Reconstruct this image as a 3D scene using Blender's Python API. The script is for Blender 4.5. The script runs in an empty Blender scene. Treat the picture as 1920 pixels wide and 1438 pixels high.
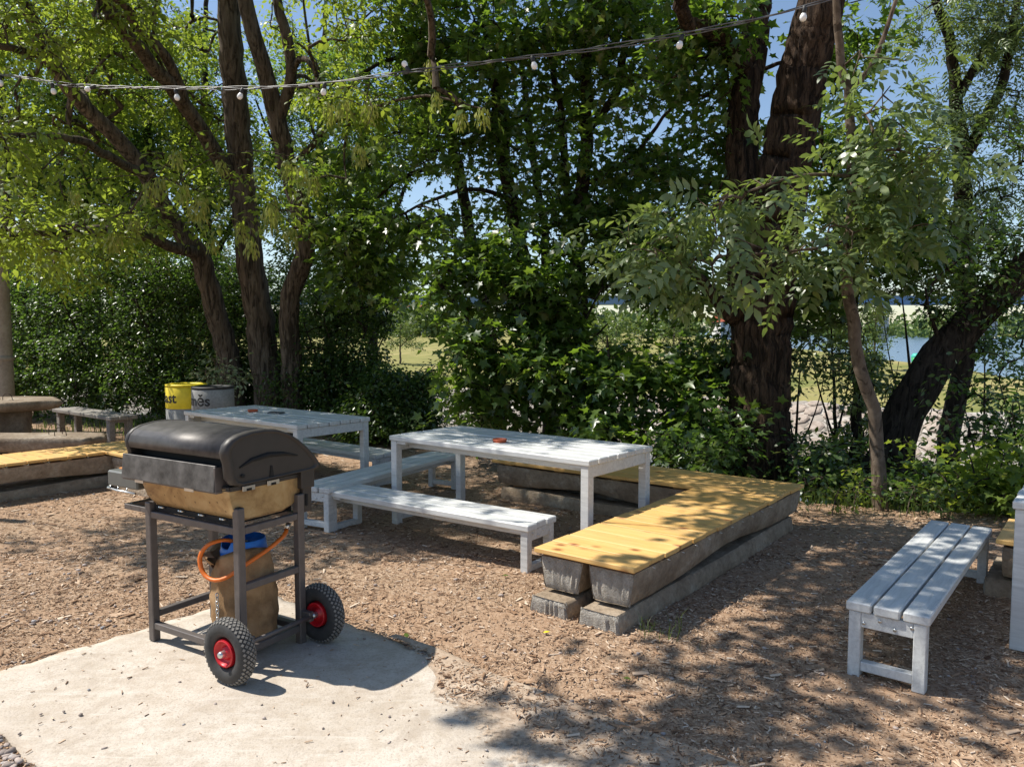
import bpy, bmesh, math, random, time
import numpy as np
from mathutils import Vector, Matrix
T0 = time.time()
random.seed(7); rng = np.random.default_rng(7)
sc = bpy.context.scene
COL = sc.collection
R = math.radians

# ------------------------------------------------------------------ camera
FPX, PITCH, EYE = 1442.0, R(4.0), 1.65          # focal length in 1920-px units, downward pitch, eye height
cam_d = bpy.data.cameras.new('camera'); cam = bpy.data.objects.new('camera', cam_d); COL.objects.link(cam)
cam.location = (0, 0, EYE); cam.rotation_euler = (R(90) - PITCH, 0, 0)
cam_d.sensor_width = 36.0; cam_d.lens = 36.0 * FPX / 1920.0
cam_d.clip_start = 0.05; cam_d.clip_end = 6000
sc.camera = cam

# ------------------------------------------------------------------ sky and sun
SUN_EL = R(56.0); SUN_H = Vector((-0.982, 0.19, 0)).normalized()
SUN = Vector((SUN_H.x * math.cos(SUN_EL), SUN_H.y * math.cos(SUN_EL), math.sin(SUN_EL)))
w = bpy.data.worlds.new('World'); sc.world = w; w.use_nodes = True
nt = w.node_tree; bg = nt.nodes['Background']
sky = nt.nodes.new('ShaderNodeTexSky'); sky.sky_type = 'NISHITA'; sky.sun_disc = False
sky.sun_elevation = SUN_EL; sky.sun_rotation = math.atan2(SUN.x, SUN.y) % (2 * math.pi)
sky.air_density = 1.0; sky.dust_density = 0.4; sky.ozone_density = 1.5
nt.links.new(sky.outputs[0], bg.inputs[0]); bg.inputs[1].default_value = 0.115
ld = bpy.data.lights.new('sun', 'SUN'); ld.energy = 5.0; ld.angle = R(0.53); ld.color = (1.0, 0.95, 0.86)
lo = bpy.data.objects.new('sun', ld); COL.objects.link(lo); lo.location = (-20, 5, 30)
lo.rotation_euler = (-SUN).to_track_quat('-Z', 'Y').to_euler()
vs = sc.view_settings; vs.view_transform = 'Standard'; vs.look = 'None'; vs.gamma = 1.0; vs.exposure = 0.42
vs.use_curve_mapping = False
sc.cycles.use_denoising = True
sc.cycles.max_bounces = 6; sc.cycles.diffuse_bounces = 3; sc.cycles.glossy_bounces = 2
sc.cycles.transmission_bounces = 4; sc.cycles.transparent_max_bounces = 4
sc.cycles.caustics_reflective = False; sc.cycles.caustics_refractive = False

# ------------------------------------------------------------------ helpers: pixels to places, meshes, tags
def ray(x, y):
    a = (x - 960) / FPX; b = (719 - y) / FPX
    return (a, math.cos(PITCH) + b * math.sin(PITCH), -math.sin(PITCH) + b * math.cos(PITCH))
def P(x, y, Y):
    d = ray(x, y); t = Y / d[1]
    return np.array((d[0] * t, Y, EYE + d[2] * t))
def tag(o, label=None, cat=None, group=None, kind=None):
    if label: o['label'] = label
    if cat: o['category'] = cat
    if group: o['group'] = group
    if kind: o['kind'] = kind
    return o
def empty(name, loc=(0, 0, 0), rz=0.0):
    o = bpy.data.objects.new(name, None); COL.objects.link(o); o.location = loc; o.rotation_euler = (0, 0, rz)
    o.empty_display_size = 0.1
    return o
def link(name, me, parent=None, loc=None, rot=None):
    o = bpy.data.objects.new(name, me); COL.objects.link(o)
    if parent is not None: o.parent = parent
    if loc is not None: o.location = loc
    if rot is not None: o.rotation_euler = rot
    return o
def copy_tree(o, parent=None):
    c = o.copy(); COL.objects.link(c); c.parent = parent
    for ch in list(o.children): copy_tree(ch, c)
    return c
def np_mesh(name, V, Fs, mats, smooth=False, mat_idx=None):
    """V (n,3) array, Fs list of (m,k) int arrays -> mesh"""
    me = bpy.data.meshes.new(name)
    V = np.asarray(V, dtype=np.float32)
    me.vertices.add(len(V)); me.vertices.foreach_set('co', V.ravel())
    loops = np.concatenate([f.ravel() for f in Fs]).astype(np.int32)
    sizes = np.concatenate([np.full(len(f), f.shape[1], dtype=np.int32) for f in Fs])
    starts = np.concatenate([[0], np.cumsum(sizes)[:-1]]).astype(np.int32)
    me.loops.add(len(loops)); me.loops.foreach_set('vertex_index', loops)
    me.polygons.add(len(sizes)); me.polygons.foreach_set('loop_start', starts)
    me.polygons.foreach_set('loop_total', sizes)
    if smooth: me.polygons.foreach_set('use_smooth', np.ones(len(sizes), dtype=bool))
    if mat_idx is not None: me.polygons.foreach_set('material_index', np.asarray(mat_idx, dtype=np.int32))
    for m in (mats if isinstance(mats, (list, tuple)) else [mats]): me.materials.append(m)
    me.update(); me.validate()
    return me

class MB:
    """collects shapes; build() makes ONE mesh object"""
    def __init__(s): s.v = []; s.f = []; s.sm = []; s.mi = []
    def add(s, v, f, smooth=False, mi=0):
        n = len(s.v); s.v += [tuple(p) for p in v]; s.f += [tuple(i + n for i in q) for q in f]
        s.sm += [smooth] * len(f); s.mi += [mi] * len(f); return s
    def box(s, c, d, ch=0.0, M=None, mi=0):
        """box centred at c with size d, edges chamfered by ch"""
        hx, hy, hz = d[0] / 2, d[1] / 2, d[2] / 2
        bm = bmesh.new()
        vs_ = [bm.verts.new((x, y, z)) for x in (-hx, hx) for y in (-hy, hy) for z in (-hz, hz)]
        for q in ((0, 1, 3, 2), (4, 6, 7, 5), (0, 4, 5, 1), (2, 3, 7, 6), (0, 2, 6, 4), (1, 5, 7, 3)):
            bm.faces.new([vs_[i] for i in q])
        if ch > 0:
            bmesh.ops.bevel(bm, geom=bm.edges[:], offset=ch, segments=1, affect='EDGES', profile=0.5)
        bmesh.ops.recalc_face_normals(bm, faces=bm.faces[:])
        bm.verts.index_update()
        vv = [v.co.copy() for v in bm.verts]; ff = [[v.index for v in f.verts] for f in bm.faces]; bm.free()
        if M is not None: vv = [M @ v for v in vv]
        return s.add([(v[0] + c[0], v[1] + c[1], v[2] + c[2]) for v in vv], ff, False, mi)
    def tube(s, pts, r, n=8, closed=False, caps=True, mi=0):
        pts = [Vector(p) for p in pts]; m = len(pts); rr = r if hasattr(r, '__len__') else [r] * m
        v = []; ref = None
        for i, p in enumerate(pts):
            if closed: t = pts[(i + 1) % m] - pts[i - 1]
            else: t = pts[min(i + 1, m - 1)] - pts[max(i - 1, 0)]
            t.normalize()
            if ref is None: ref = t.orthogonal().normalized()
            ref = (ref - t * ref.dot(t)).normalized(); b = t.cross(ref)
            for k in range(n):
                a = 2 * math.pi * k / n
                v.append(p + (ref * math.cos(a) + b * math.sin(a)) * rr[i])
        f = []
        for i in range(m if closed else m - 1):
            j = (i + 1) % m
            for k in range(n): f.append((i * n + k, i * n + (k + 1) % n, j * n + (k + 1) % n, j * n + k))
        s.add(v, f, True, mi)
        if caps and not closed:
            s.add(v[:n], [tuple(reversed(range(n)))], False, mi); s.add(v[-n:], [tuple(range(n))], False, mi)
        return s
    def lathe(s, prof, n=24, c=(0, 0, 0), axis='z', smooth=True, mi=0, closed=False):
        v = []; f = []; m = len(prof)
        for (r, h) in prof:
            for k in range(n):
                a = 2 * math.pi * k / n; x, y = r * math.cos(a), r * math.sin(a)
                q = (x, y, h) if axis == 'z' else ((x, h, y) if axis == 'y' else (h, x, y))
                v.append((q[0] + c[0], q[1] + c[1], q[2] + c[2]))
        for i in range(m if closed else m - 1):
            j = (i + 1) % m
            for k in range(n):
                q = (i * n + k, i * n + (k + 1) % n, j * n + (k + 1) % n, j * n + k)
                f.append(q if axis != 'y' else q[::-1])
        return s.add(v, f, smooth, mi)
    def prism(s, poly, x0, x1, mi=0, smooth=False):
        """polygon in (y,z) swept along x"""
        n = len(poly)
        v = [(x0, p[0], p[1]) for p in poly] + [(x1, p[0], p[1]) for p in poly]
        f = [(i, (i + 1) % n, n + (i + 1) % n, n + i) for i in range(n)]
        s.add(v, f, smooth, mi); s.add(v, [tuple(reversed(range(n))), tuple(range(n, 2 * n))], False, mi)
        return s
    def mesh(s, name, mats):
        me = bpy.data.meshes.new(name); me.from_pydata(s.v, [], s.f)
        me.polygons.foreach_set('use_smooth', s.sm); me.polygons.foreach_set('material_index', s.mi)
        for m in (mats if isinstance(mats, (list, tuple)) else [mats]): me.materials.append(m)
        bm = bmesh.new(); bm.from_mesh(me); bmesh.ops.remove_doubles(bm, verts=bm.verts[:], dist=1e-5)
        bmesh.ops.recalc_face_normals(bm, faces=bm.faces[:]); bm.to_mesh(me); bm.free(); me.update()
        return me
    def build(s, name, mats, parent=None, loc=None, rot=None):
        return link(name, s.mesh(name, mats), parent, loc, rot)

# ------------------------------------------------------------------ materials (all procedural)
class NT:
    def __init__(s, name):
        s.m = bpy.data.materials.new(name); s.m.use_nodes = True; s.t = s.m.node_tree
        s.b = s.t.nodes['Principled BSDF']; s.out = s.t.nodes['Material Output']; s.tc = None
    def n(s, typ, **kw):
        nd = s.t.nodes.new('ShaderNode' + typ)
        for k, v in kw.items(): setattr(nd, k, v)
        return nd
    def l(s, a, b): s.t.links.new(a, b)
    def coords(s, scale=(1, 1, 1), kind='Object', rot=(0, 0, 0), rand=0.0):
        tc = s.n('TexCoord'); mp = s.n('Mapping'); mp.inputs['Scale'].default_value = scale; mp.inputs['Rotation'].default_value = rot
        if rand:
            oi = s.n('ObjectInfo'); vm = s.n('VectorMath', operation='SCALE'); cb = s.n('CombineXYZ')
            for i in range(3): s.l(oi.outputs['Random'], cb.inputs[i])
            s.l(cb.outputs[0], vm.inputs[0]); vm.inputs['Scale'].default_value = rand
            ad = s.n('VectorMath', operation='ADD'); s.l(tc.outputs[kind], ad.inputs[0]); s.l(vm.outputs[0], ad.inputs[1])
            s.l(ad.outputs[0], mp.inputs['Vector'])
        else: s.l(tc.outputs[kind], mp.inputs['Vector'])
        return mp.outputs[0]
    def noise(s, vec, scale=5, detail=4, rough=0.55, dist=0.0):
        nd = s.n('TexNoise'); nd.inputs['Scale'].default_value = scale; nd.inputs['Detail'].default_value = detail
        nd.inputs['Roughness'].default_value = rough; nd.inputs['Distortion'].default_value = dist
        if vec is not None: s.l(vec, nd.inputs['Vector'])
        return nd.outputs['Fac']
    def vor(s, vec, scale=5, feature='F1', out='Distance', rnd=1.0):
        nd = s.n('TexVoronoi', feature=feature); nd.inputs['Scale'].default_value = scale
        nd.inputs['Randomness'].default_value = rnd
        s.l(vec, nd.inputs['Vector']); return nd.outputs[out]
    def ramp(s, fac, stops, interp='LINEAR'):
        nd = s.n('ValToRGB'); cr = nd.color_ramp; cr.interpolation = interp
        while len(cr.elements) < len(stops): cr.elements.new(0.5)
        for e, (p, c) in zip(cr.elements, stops):
            e.position = p; e.color = (c[0], c[1], c[2], 1) if hasattr(c, '__len__') else (c, c, c, 1)
        s.l(fac, nd.inputs[0]); return nd.outputs[0]
    def mix(s, fac, a, b, blend='MIX'):
        nd = s.n('Mix', data_type='RGBA', blend_type=blend)
        for sock, v in ((nd.inputs[0], fac), (nd.inputs[6], a), (nd.inputs[7], b)):
            if hasattr(v, 'is_linked') or hasattr(v, 'links'): s.l(v, sock)
            elif hasattr(v, '__len__'): sock.default_value = (v[0], v[1], v[2], 1)
            else: sock.default_value = v if sock is nd.inputs[0] or sock.name == 'Factor' else (v, v, v, 1)
        return nd.outputs[2]
    def bump(s, h, strength=0.3, dist=0.01):
        nd = s.n('Bump'); nd.inputs['Strength'].default_value = strength; nd.inputs['Distance'].default_value = dist
        s.l(h, nd.inputs['Height']); s.l(nd.outputs[0], s.b.inputs['Normal']); return nd
    def done(s, col=None, rough=0.6, metal=0.0, spec=None):
        if col is not None:
            if hasattr(col, '__len__'): s.b.inputs['Base Color'].default_value = (col[0], col[1], col[2], 1)
            else: s.l(col, s.b.inputs['Base Color'])
        if hasattr(rough, 'links'): s.l(rough, s.b.inputs['Roughness'])
        else: s.b.inputs['Roughness'].default_value = rough
        s.b.inputs['Metallic'].default_value = metal
        if spec is not None: s.b.inputs['Specular IOR Level'].default_value = spec
        return s.m

def m_paintwood():
    n = NT('pale_painted_wood'); v = n.coords((1.2, 14, 14), rand=40)
    g = n.noise(v, 3, 6, 0.65, 0.6); big = n.noise(n.coords((1, 1, 1), rand=17), 2.5, 3)
    c = n.ramp(g, [(0.25, (0.42, 0.43, 0.425)), (0.5, (0.58, 0.59, 0.58)), (0.75, (0.69, 0.70, 0.69))])
    c = n.mix(n.ramp(big, [(0.45, 0.0), (0.75, 0.35)]), c, (0.47, 0.46, 0.44))
    crack = n.ramp(n.noise(n.coords((0.55, 22, 22), rand=11), 3.4, 2, 0.5, 1.2), [(0.485, 0), (0.5, 1), (0.515, 0)])
    cm = n.ramp(n.noise(n.coords((1, 1, 1), rand=23), 2.0, 2), [(0.55, 0), (0.62, 0.8)])
    k = n.mix(cm, 0.0, crack); c = n.mix(k, c, (0.16, 0.17, 0.18))
    n.bump(g, 0.25, 0.004); return n.done(c, 0.5)
def m_pine():
    n = NT('yellow_pine'); v = n.coords((16, 1.1, 16), rand=31)
    g = n.noise(v, 2.4, 6, 0.6, 0.9)
    c = n.ramp(g, [(0.2, (0.50, 0.25, 0.065)), (0.45, (0.68, 0.395, 0.12)), (0.6, (0.74, 0.455, 0.16)), (0.85, (0.78, 0.53, 0.23))])
    oi = n.n('ObjectInfo'); c = n.mix(0.3, c, n.ramp(oi.outputs['Random'], [(0, (0.60, 0.33, 0.09)), (0.5, (0.72, 0.44, 0.15)), (1, (0.78, 0.50, 0.20))]))
    kn = n.vor(n.coords((5.2, 3.4, 5.2), rand=19), 1.3)
    c = n.mix(n.ramp(kn, [(0.06, 1), (0.12, 0.6), (0.22, 0)]), c, (0.30, 0.10, 0.03))
    st = n.noise(n.coords((1.5, 1.5, 1.5), rand=5), 1.6, 3); c = n.mix(n.ramp(st, [(0.5, 0), (0.75, 0.35)]), c, (0.46, 0.33, 0.14))
    gr = n.noise(n.coords((2.2, 1.2, 2.2), rand=3), 2.3, 5, 0.7); c = n.mix(n.ramp(gr, [(0.54, 0), (0.72, 0.32)]), c, (0.46, 0.35, 0.21))
    dk = n.noise(n.coords((9, 9, 9), rand=8), 1.5, 6, 0.75); c = n.mix(n.ramp(dk, [(0.6, 0), (0.72, 0.45)]), c, (0.25, 0.16, 0.08))
    n.bump(g, 0.3, 0.004); return n.done(c, 0.6)
def m_rawwood(name, a, b):
    n = NT(name); v = n.coords((2, 14, 14), rand=9); g = n.noise(v, 3, 5, 0.6, 0.6)
    n.bump(g, 0.4, 0.004); return n.done(n.ramp(g, [(0.25, a), (0.75, b)]), 0.75)
def m_concrete(name, a, b, c3, scale=6, bump=0.5, bd=0.012):
    n = NT(name); v = n.coords(rand=13); g1 = n.noise(v, scale, 8, 0.65); g2 = n.noise(v, scale * 7, 4, 0.7)
    c = n.ramp(g1, [(0.3, a), (0.55, b), (0.72, c3)]); c = n.mix(n.ramp(g2, [(0.35, 0.45), (0.6, 0)]), c, tuple(x * 0.6 for x in a))
    h = n.mix(0.5, g1, g2); n.bump(h, bump, bd); return n.done(c, 0.9, spec=0.2)
def m_plain(name, col, rough=0.5, metal=0.0, var=0.25, scale=12, bump=0.0):
    n = NT(name); g = n.noise(n.coords(rand=7), scale, 5, 0.6)
    c = n.ramp(g, [(0.3, tuple(x * (1 - var) for x in col)), (0.7, tuple(min(1, x * (1 + var)) for x in col))])
    if bump: n.bump(g, bump, 0.004)
    return n.done(c, rough, metal)
def m_leaf(name, dark, mid, light, trans, tmix=0.4, rough=0.42, spec=0.5):
    n = NT(name); geo = n.n('NewGeometry')
    c = n.ramp(geo.outputs['Random Per Island'], [(0.0, dark), (0.5, mid), (0.93, light), (1.0, tuple(0.5 * a + 0.5 * b for a, b in zip(light, (0.22, 0.2, 0.03))))])
    n.done(c, rough, spec=spec)
    tr = n.n('BsdfTranslucent'); t2 = n.mix(0.75, c, trans); n.l(t2, tr.inputs[0])
    mx = n.n('MixShader'); mx.inputs[0].default_value = tmix
    n.l(n.b.outputs[0], mx.inputs[1]); n.l(tr.outputs[0], mx.inputs[2]); n.l(mx.outputs[0], n.out.inputs['Surface'])
    return n.m
def m_bark(name, a, b, c3, vscale=(9, 9, 1.3), strength=1.0, dist=0.03):
    n = NT(name); v = n.coords(vscale); g = n.noise(v, 2.2, 7, 0.68, 0.7); big = n.noise(n.coords(), 1.3, 3)
    c = n.ramp(g, [(0.32, a), (0.52, b), (0.72, c3)]); c = n.mix(n.ramp(big, [(0.45, 0), (0.7, 0.4)]), c, a)
    fis = n.ramp(n.noise(v, 1.6, 6, 0.6, 1.2), [(0.40, 0.0), (0.47, 0.75), (0.62, 1.0)]); c = n.mix(n.ramp(fis, [(0.0, 0.75), (0.6, 0.0)]), c, tuple(x * 0.45 for x in a))
    h = n.mix(0.35, fis, g); n.bump(h, strength, dist); return n.done(c, 0.9, spec=0.15)

M = {}
M['paint'] = m_paintwood(); M['pine'] = m_pine()
M['oldwood'] = m_rawwood('weathered_grey_wood', (0.14, 0.125, 0.11), (0.33, 0.30, 0.27))
M['block'] = m_rawwood('brown_wood_block', (0.22, 0.11, 0.045), (0.40, 0.22, 0.09))
M['orangewood'] = m_rawwood('orange_stained_wood', (0.45, 0.15, 0.03), (0.66, 0.27, 0.06))
M['sleeper'] = m_concrete('old_sleeper_concrete', (0.23, 0.17, 0.115), (0.39, 0.31, 0.225), (0.53, 0.455, 0.36), 4, 1.0, 0.025)
M['sleeper_end'] = m_concrete('broken_sunlit_concrete', (0.38, 0.34, 0.29), (0.55, 0.51, 0.45), (0.66, 0.62, 0.56), 16, 1.0, 0.04)  # broken concrete, made paler still to stand in for sun on the ends
M['stone'] = m_concrete('rough_sandstone', (0.17, 0.125, 0.085), (0.30, 0.24, 0.18), (0.42, 0.37, 0.30), 4, 0.8, 0.02)
M['bin'] = m_concrete('bin_concrete', (0.25, 0.25, 0.245), (0.32, 0.32, 0.31), (0.38, 0.38, 0.37), 5, 0.2, 0.004)
M['yellow'] = m_plain('yellow_paint', (0.75, 0.58, 0.02), 0.5, var=0.12)
M['blackpaint'] = m_plain('black_letter_paint', (0.02, 0.02, 0.02), 0.6, var=0.2)
M['frame'] = m_plain('brown_grey_steel_paint', (0.125, 0.108, 0.10), 0.45, 0.15, 0.15, 20)
M['lid'] = m_plain('black_brown_enamel', (0.075, 0.069, 0.066), 0.5, 0.45, 0.35, 16)
M['lidside'] = m_plain('matt_brown_black_casting', (0.040, 0.034, 0.030), 0.5, 0.1, 0.15, 9)
M['panel'] = m_plain('mottled_galvanised_steel', (0.12, 0.115, 0.112), 0.42, 0.6, 0.55, 14, 0.1)
M['black'] = m_plain('plain_black', (0.008, 0.008, 0.008), 0.8, 0, 0.2)  # plain black, also used for the shade box under the lid
M['steel'] = m_plain('bright_steel', (0.6, 0.6, 0.58), 0.3, 0.9, 0.15)
M['greymetal'] = m_plain('grey_enamel', (0.13, 0.135, 0.125), 0.45, 0.1, 0.12)
M['rubber'] = m_plain('dusty_rubber', (0.035, 0.034, 0.033), 0.75, 0, 0.3, 30)
M['tread'] = m_plain('dusty_tread_block', (0.20, 0.185, 0.165), 0.9, 0, 0.25, 40)
M['red'] = m_plain('red_wheel_paint', (0.55, 0.012, 0.02), 0.35, 0, 0.12)
M['blue'] = m_plain('blue_cylinder_paint', (0.02, 0.16, 0.55), 0.4, 0, 0.2)
M['hose'] = m_plain('orange_rubber_hose', (0.72, 0.16, 0.015), 0.45, 0, 0.1)
M['terracotta'] = m_plain('terracotta', (0.50, 0.10, 0.035), 0.6, 0, 0.15)
M['slate'] = m_plain('dark_grey_plastic', (0.06, 0.075, 0.085), 0.4, 0, 0.1)
M['cable'] = m_plain('grey_black_cable', (0.10, 0.10, 0.105), 0.4, 0, 0.3)
M['bulb'] = m_plain('white_bulb_glass', (0.82, 0.82, 0.80), 0.2, 0, 0.03)
M['rebar'] = m_plain('rusty_iron', (0.07, 0.045, 0.03), 0.8, 0.3, 0.3)
M['pole'] = m_concrete('pale_pole_concrete', (0.30, 0.25, 0.20), (0.38, 0.33, 0.27), (0.44, 0.39, 0.33), 3, 0.2, 0.005)
def m_tub():
    n = NT('heat_stained_steel'); g = n.noise(n.coords(), 6, 6, 0.65, 0.5); g2 = n.vor(n.coords((1, 1, 1)), 22)
    c = n.ramp(g, [(0.30, (0.18, 0.095, 0.04)), (0.50, (0.44, 0.29, 0.13)), (0.72, (0.58, 0.44, 0.24))])
    c = n.mix(n.ramp(g2, [(0.1, 0.7), (0.17, 0)]), c, (0.1, 0.055, 0.025)); return n.done(c, 0.42, 0.45)
M['tub'] = m_tub()
def m_burlap():
    n = NT('brown_burlap'); w1 = n.n('TexWave', bands_direction='Z'); w1.inputs['Scale'].default_value = 90; w1.inputs['Distortion'].default_value = 1.5
    n.l(n.coords(), w1.inputs[0]); g = n.noise(n.coords(), 7, 6, 0.6)
    c = n.ramp(g, [(0.3, (0.20, 0.115, 0.055)), (0.55, (0.40, 0.25, 0.13)), (0.75, (0.50, 0.345, 0.20))])
    w2 = n.n('TexWave', bands_direction='X'); w2.inputs['Scale'].default_value = 80; w2.inputs['Distortion'].default_value = 2.0; n.l(n.coords(), w2.inputs[0]); h = n.mix(0.5, w1.outputs['Fac'], w2.outputs['Fac']); n.bump(h, 0.6, 0.004); return n.done(c, 0.95, spec=0.1)
M['burlap'] = m_burlap()
def m_ground():
    n = NT('chip_strewn_soil'); v = n.coords(kind='Object')
    big = n.noise(v, 0.9, 5, 0.6); med = n.noise(v, 9, 6, 0.7)
    ch = n.vor(n.coords((60, 120, 1), rot=(0, 0, 0.5)), 1.0, out='Color'); ch2 = n.vor(n.coords((125, 55, 1), rot=(0, 0, 0.3)), 1.0, out='Color')
    sp = n.n('SeparateColor'); n.l(ch, sp.inputs[0]); sp2 = n.n('SeparateColor'); n.l(ch2, sp2.inputs[0])
    chips = n.ramp(sp.outputs[0], [(0.0, (0.17, 0.105, 0.065)), (0.5, (0.32, 0.215, 0.14)), (0.85, (0.44, 0.32, 0.22)), (1.0, (0.54, 0.42, 0.31))])
    chips2 = n.ramp(sp2.outputs[1], [(0.0, (0.16, 0.10, 0.06)), (0.6, (0.34, 0.235, 0.155)), (1.0, (0.48, 0.37, 0.27))])
    c = n.mix(n.ramp(med, [(0.42, 0), (0.58, 1)]), chips, chips2)
    soil = n.ramp(med, [(0.3, (0.29, 0.175, 0.105)), (0.7, (0.45, 0.31, 0.21))])
    c = n.mix(n.ramp(big, [(0.40, 0.0), (0.62, 0.75)]), c, soil)
    h = n.mix(0.5, sp.outputs[0], med); n.bump(h, 0.6, 0.012); return n.done(c, 0.95, spec=0.1)
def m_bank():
    n = NT('dark_bank_soil'); v = n.coords(); g = n.noise(v, 3, 6, 0.7)  # dark brown to green soil tones, mixed at random
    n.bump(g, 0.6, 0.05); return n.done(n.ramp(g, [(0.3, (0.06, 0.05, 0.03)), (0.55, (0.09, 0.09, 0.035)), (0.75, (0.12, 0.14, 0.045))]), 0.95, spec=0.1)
def m_lawn():
    n = NT('dry_summer_lawn'); v = n.coords(); g = n.noise(v, 0.12, 6, 0.65); f = n.noise(v, 5, 4, 0.7)
    c = n.ramp(g, [(0.35, (0.15, 0.17, 0.05)), (0.5, (0.28, 0.25, 0.09)), (0.65, (0.38, 0.31, 0.14))])
    c = n.mix(n.ramp(f, [(0.4, 0.3), (0.6, 0)]), c, (0.12, 0.15, 0.04)); n.bump(f, 0.5, 0.05); return n.done(c, 0.95, spec=0.1)
def m_facing():
    n = NT('stone_facing_mortar'); v = n.coords((1, 1, 1)); d = n.vor(v, 1.9, 'DISTANCE_TO_EDGE'); cc = n.vor(v, 1.9, out='Color')
    sp = n.n('SeparateColor'); n.l(cc, sp.inputs[0])
    c = n.ramp(sp.outputs[0], [(0, (0.26, 0.22, 0.18)), (1, (0.44, 0.40, 0.35))]); c = n.mix(n.ramp(d, [(0.02, 1), (0.06, 0)]), c, (0.16, 0.14, 0.11))
    n.bump(d, 0.8, 0.1); return n.done(c, 0.9)
def m_slab():
    n = NT('worn_beige_concrete'); v = n.coords(); a = n.noise(v, 1.4, 6, 0.65); b = n.noise(v, 12, 6, 0.7); f = n.noise(v, 90, 3, 0.7)
    c = n.ramp(a, [(0.3, (0.43, 0.365, 0.295)), (0.52, (0.55, 0.485, 0.41)), (0.7, (0.62, 0.565, 0.495))])
    c = n.mix(n.ramp(b, [(0.38, 0.5), (0.56, 0)]), c, (0.40, 0.325, 0.245)); c = n.mix(n.ramp(f, [(0.36, 0.5), (0.48, 0)]), c, (0.30, 0.25, 0.20))
    # shapeless stains, scraped patches and the pale drag marks worn into it
    st = n.noise(n.coords((1, 1, 1)), 3.1, 8, 0.72, 1.4); c = n.mix(n.ramp(st, [(0.52, 0), (0.64, 0.6)]), c, (0.37, 0.305, 0.24))
    dr = n.noise(n.coords((1.2, 9, 1), rot=(0, 0, 0.68)), 2.2, 5, 0.7, 0.8); c = n.mix(n.ramp(dr, [(0.55, 0), (0.7, 0.45)]), c, (0.63, 0.585, 0.52))
    h = n.mix(0.55, b, f); n.bump(h, 0.7, 0.008); return n.done(c, 0.9, spec=0.2)
def m_water(name, col, rough, bs, bump):
    n = NT(name); g = n.noise(n.coords((1, 1, 1)), bs, 4, 0.6); n.bump(g, bump, 0.1); return n.done(col, rough, spec=0.6)
M['ground'] = m_ground(); M['bank'] = m_bank(); M['lawn'] = m_lawn(); M['facing'] = m_facing(); M['slab'] = m_slab()
M['stream'] = m_water('brown_stream_water', (0.10, 0.085, 0.05), 0.12, 2.0, 0.15)
M['river'] = m_water('blue_river_water', (0.10, 0.16, 0.23), 0.25, 0.5, 0.35)
def m_chip():
    n = NT('wood_chip'); g = n.n('NewGeometry')
    c = n.ramp(g.outputs['Random Per Island'], [(0, (0.10, 0.055, 0.035)), (0.22, (0.25, 0.15, 0.09)), (0.58, (0.42, 0.275, 0.175)), (0.86, (0.55, 0.405, 0.285)), (1.0, (0.68, 0.56, 0.44))])
    return n.done(c, 0.85, spec=0.15)
def m_pebble():
    n = NT('river_pebble'); g = n.n('NewGeometry')
    c = n.ramp(g.outputs['Random Per Island'], [(0, (0.20, 0.16, 0.14)), (0.4, (0.36, 0.29, 0.25)), (0.75, (0.48, 0.40, 0.35)), (1, (0.30, 0.30, 0.31))])
    return n.done(c, 0.8)
M['chip'] = m_chip(); M['pebble'] = m_pebble()
M['lf_elder'] = m_leaf('boxelder_leaf', (0.07, 0.12, 0.02), (0.12, 0.19, 0.03), (0.20, 0.27, 0.05), (0.44, 0.55, 0.05), 0.5)
M['lf_maple'] = m_leaf('maple_leaf', (0.030, 0.066, 0.020), (0.06, 0.115, 0.028), (0.13, 0.19, 0.045), (0.30, 0.48, 0.035), 0.45, 0.33, 0.8)
M['lf_ash'] = m_leaf('ash_leaflet', (0.075, 0.12, 0.05), (0.12, 0.17, 0.07), (0.20, 0.25, 0.105), (0.34, 0.46, 0.07), 0.38, 0.36, 0.7)
M['lf_hedge'] = m_leaf('hedge_leaf', (0.03, 0.06, 0.02), (0.058, 0.105, 0.032), (0.115, 0.17, 0.05), (0.20, 0.36, 0.035), 0.4, 0.34, 0.7)
M['lf_back'] = m_leaf('backdrop_leaf', (0.04, 0.08, 0.022), (0.07, 0.13, 0.03), (0.13, 0.20, 0.045), (0.26, 0.42, 0.04), 0.46)
M['lf_far'] = m_leaf('far_leaf', (0.06, 0.10, 0.025), (0.10, 0.16, 0.035), (0.17, 0.23, 0.06), (0.22, 0.30, 0.05), 0.35)
M['lf_pale'] = m_leaf('variegated_leaf', (0.10, 0.15, 0.05), (0.30, 0.36, 0.20), (0.52, 0.56, 0.40), (0.35, 0.42, 0.16), 0.35)
M['samara'] = m_leaf('seed_key', (0.20, 0.24, 0.045), (0.30, 0.34, 0.07), (0.44, 0.44, 0.12), (0.45, 0.48, 0.08), 0.3)
M['grass'] = m_leaf('grass_blade', (0.05, 0.09, 0.02), (0.10, 0.16, 0.03), (0.17, 0.22, 0.05), (0.2, 0.3, 0.04), 0.35)
M['bark_b'] = m_bark('brown_box_elder_bark', (0.055, 0.042, 0.032), (0.13, 0.102, 0.078), (0.21, 0.175, 0.14))
M['bark_d'] = m_bark('dark_maple_bark', (0.022, 0.017, 0.014), (0.048, 0.037, 0.030), (0.085, 0.07, 0.056))
M['bark_r'] = m_bark('deep_fissured_bark', (0.020, 0.014, 0.011), (0.072, 0.046, 0.031), (0.155, 0.105, 0.070), (11, 11, 1.8), 1.0, 0.06)
M['bark_l'] = m_bark('smooth_grey_brown_bark', (0.085, 0.062, 0.045), (0.16, 0.12, 0.09), (0.24, 0.19, 0.145), (5, 5, 3), 0.5, 0.01)

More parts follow.
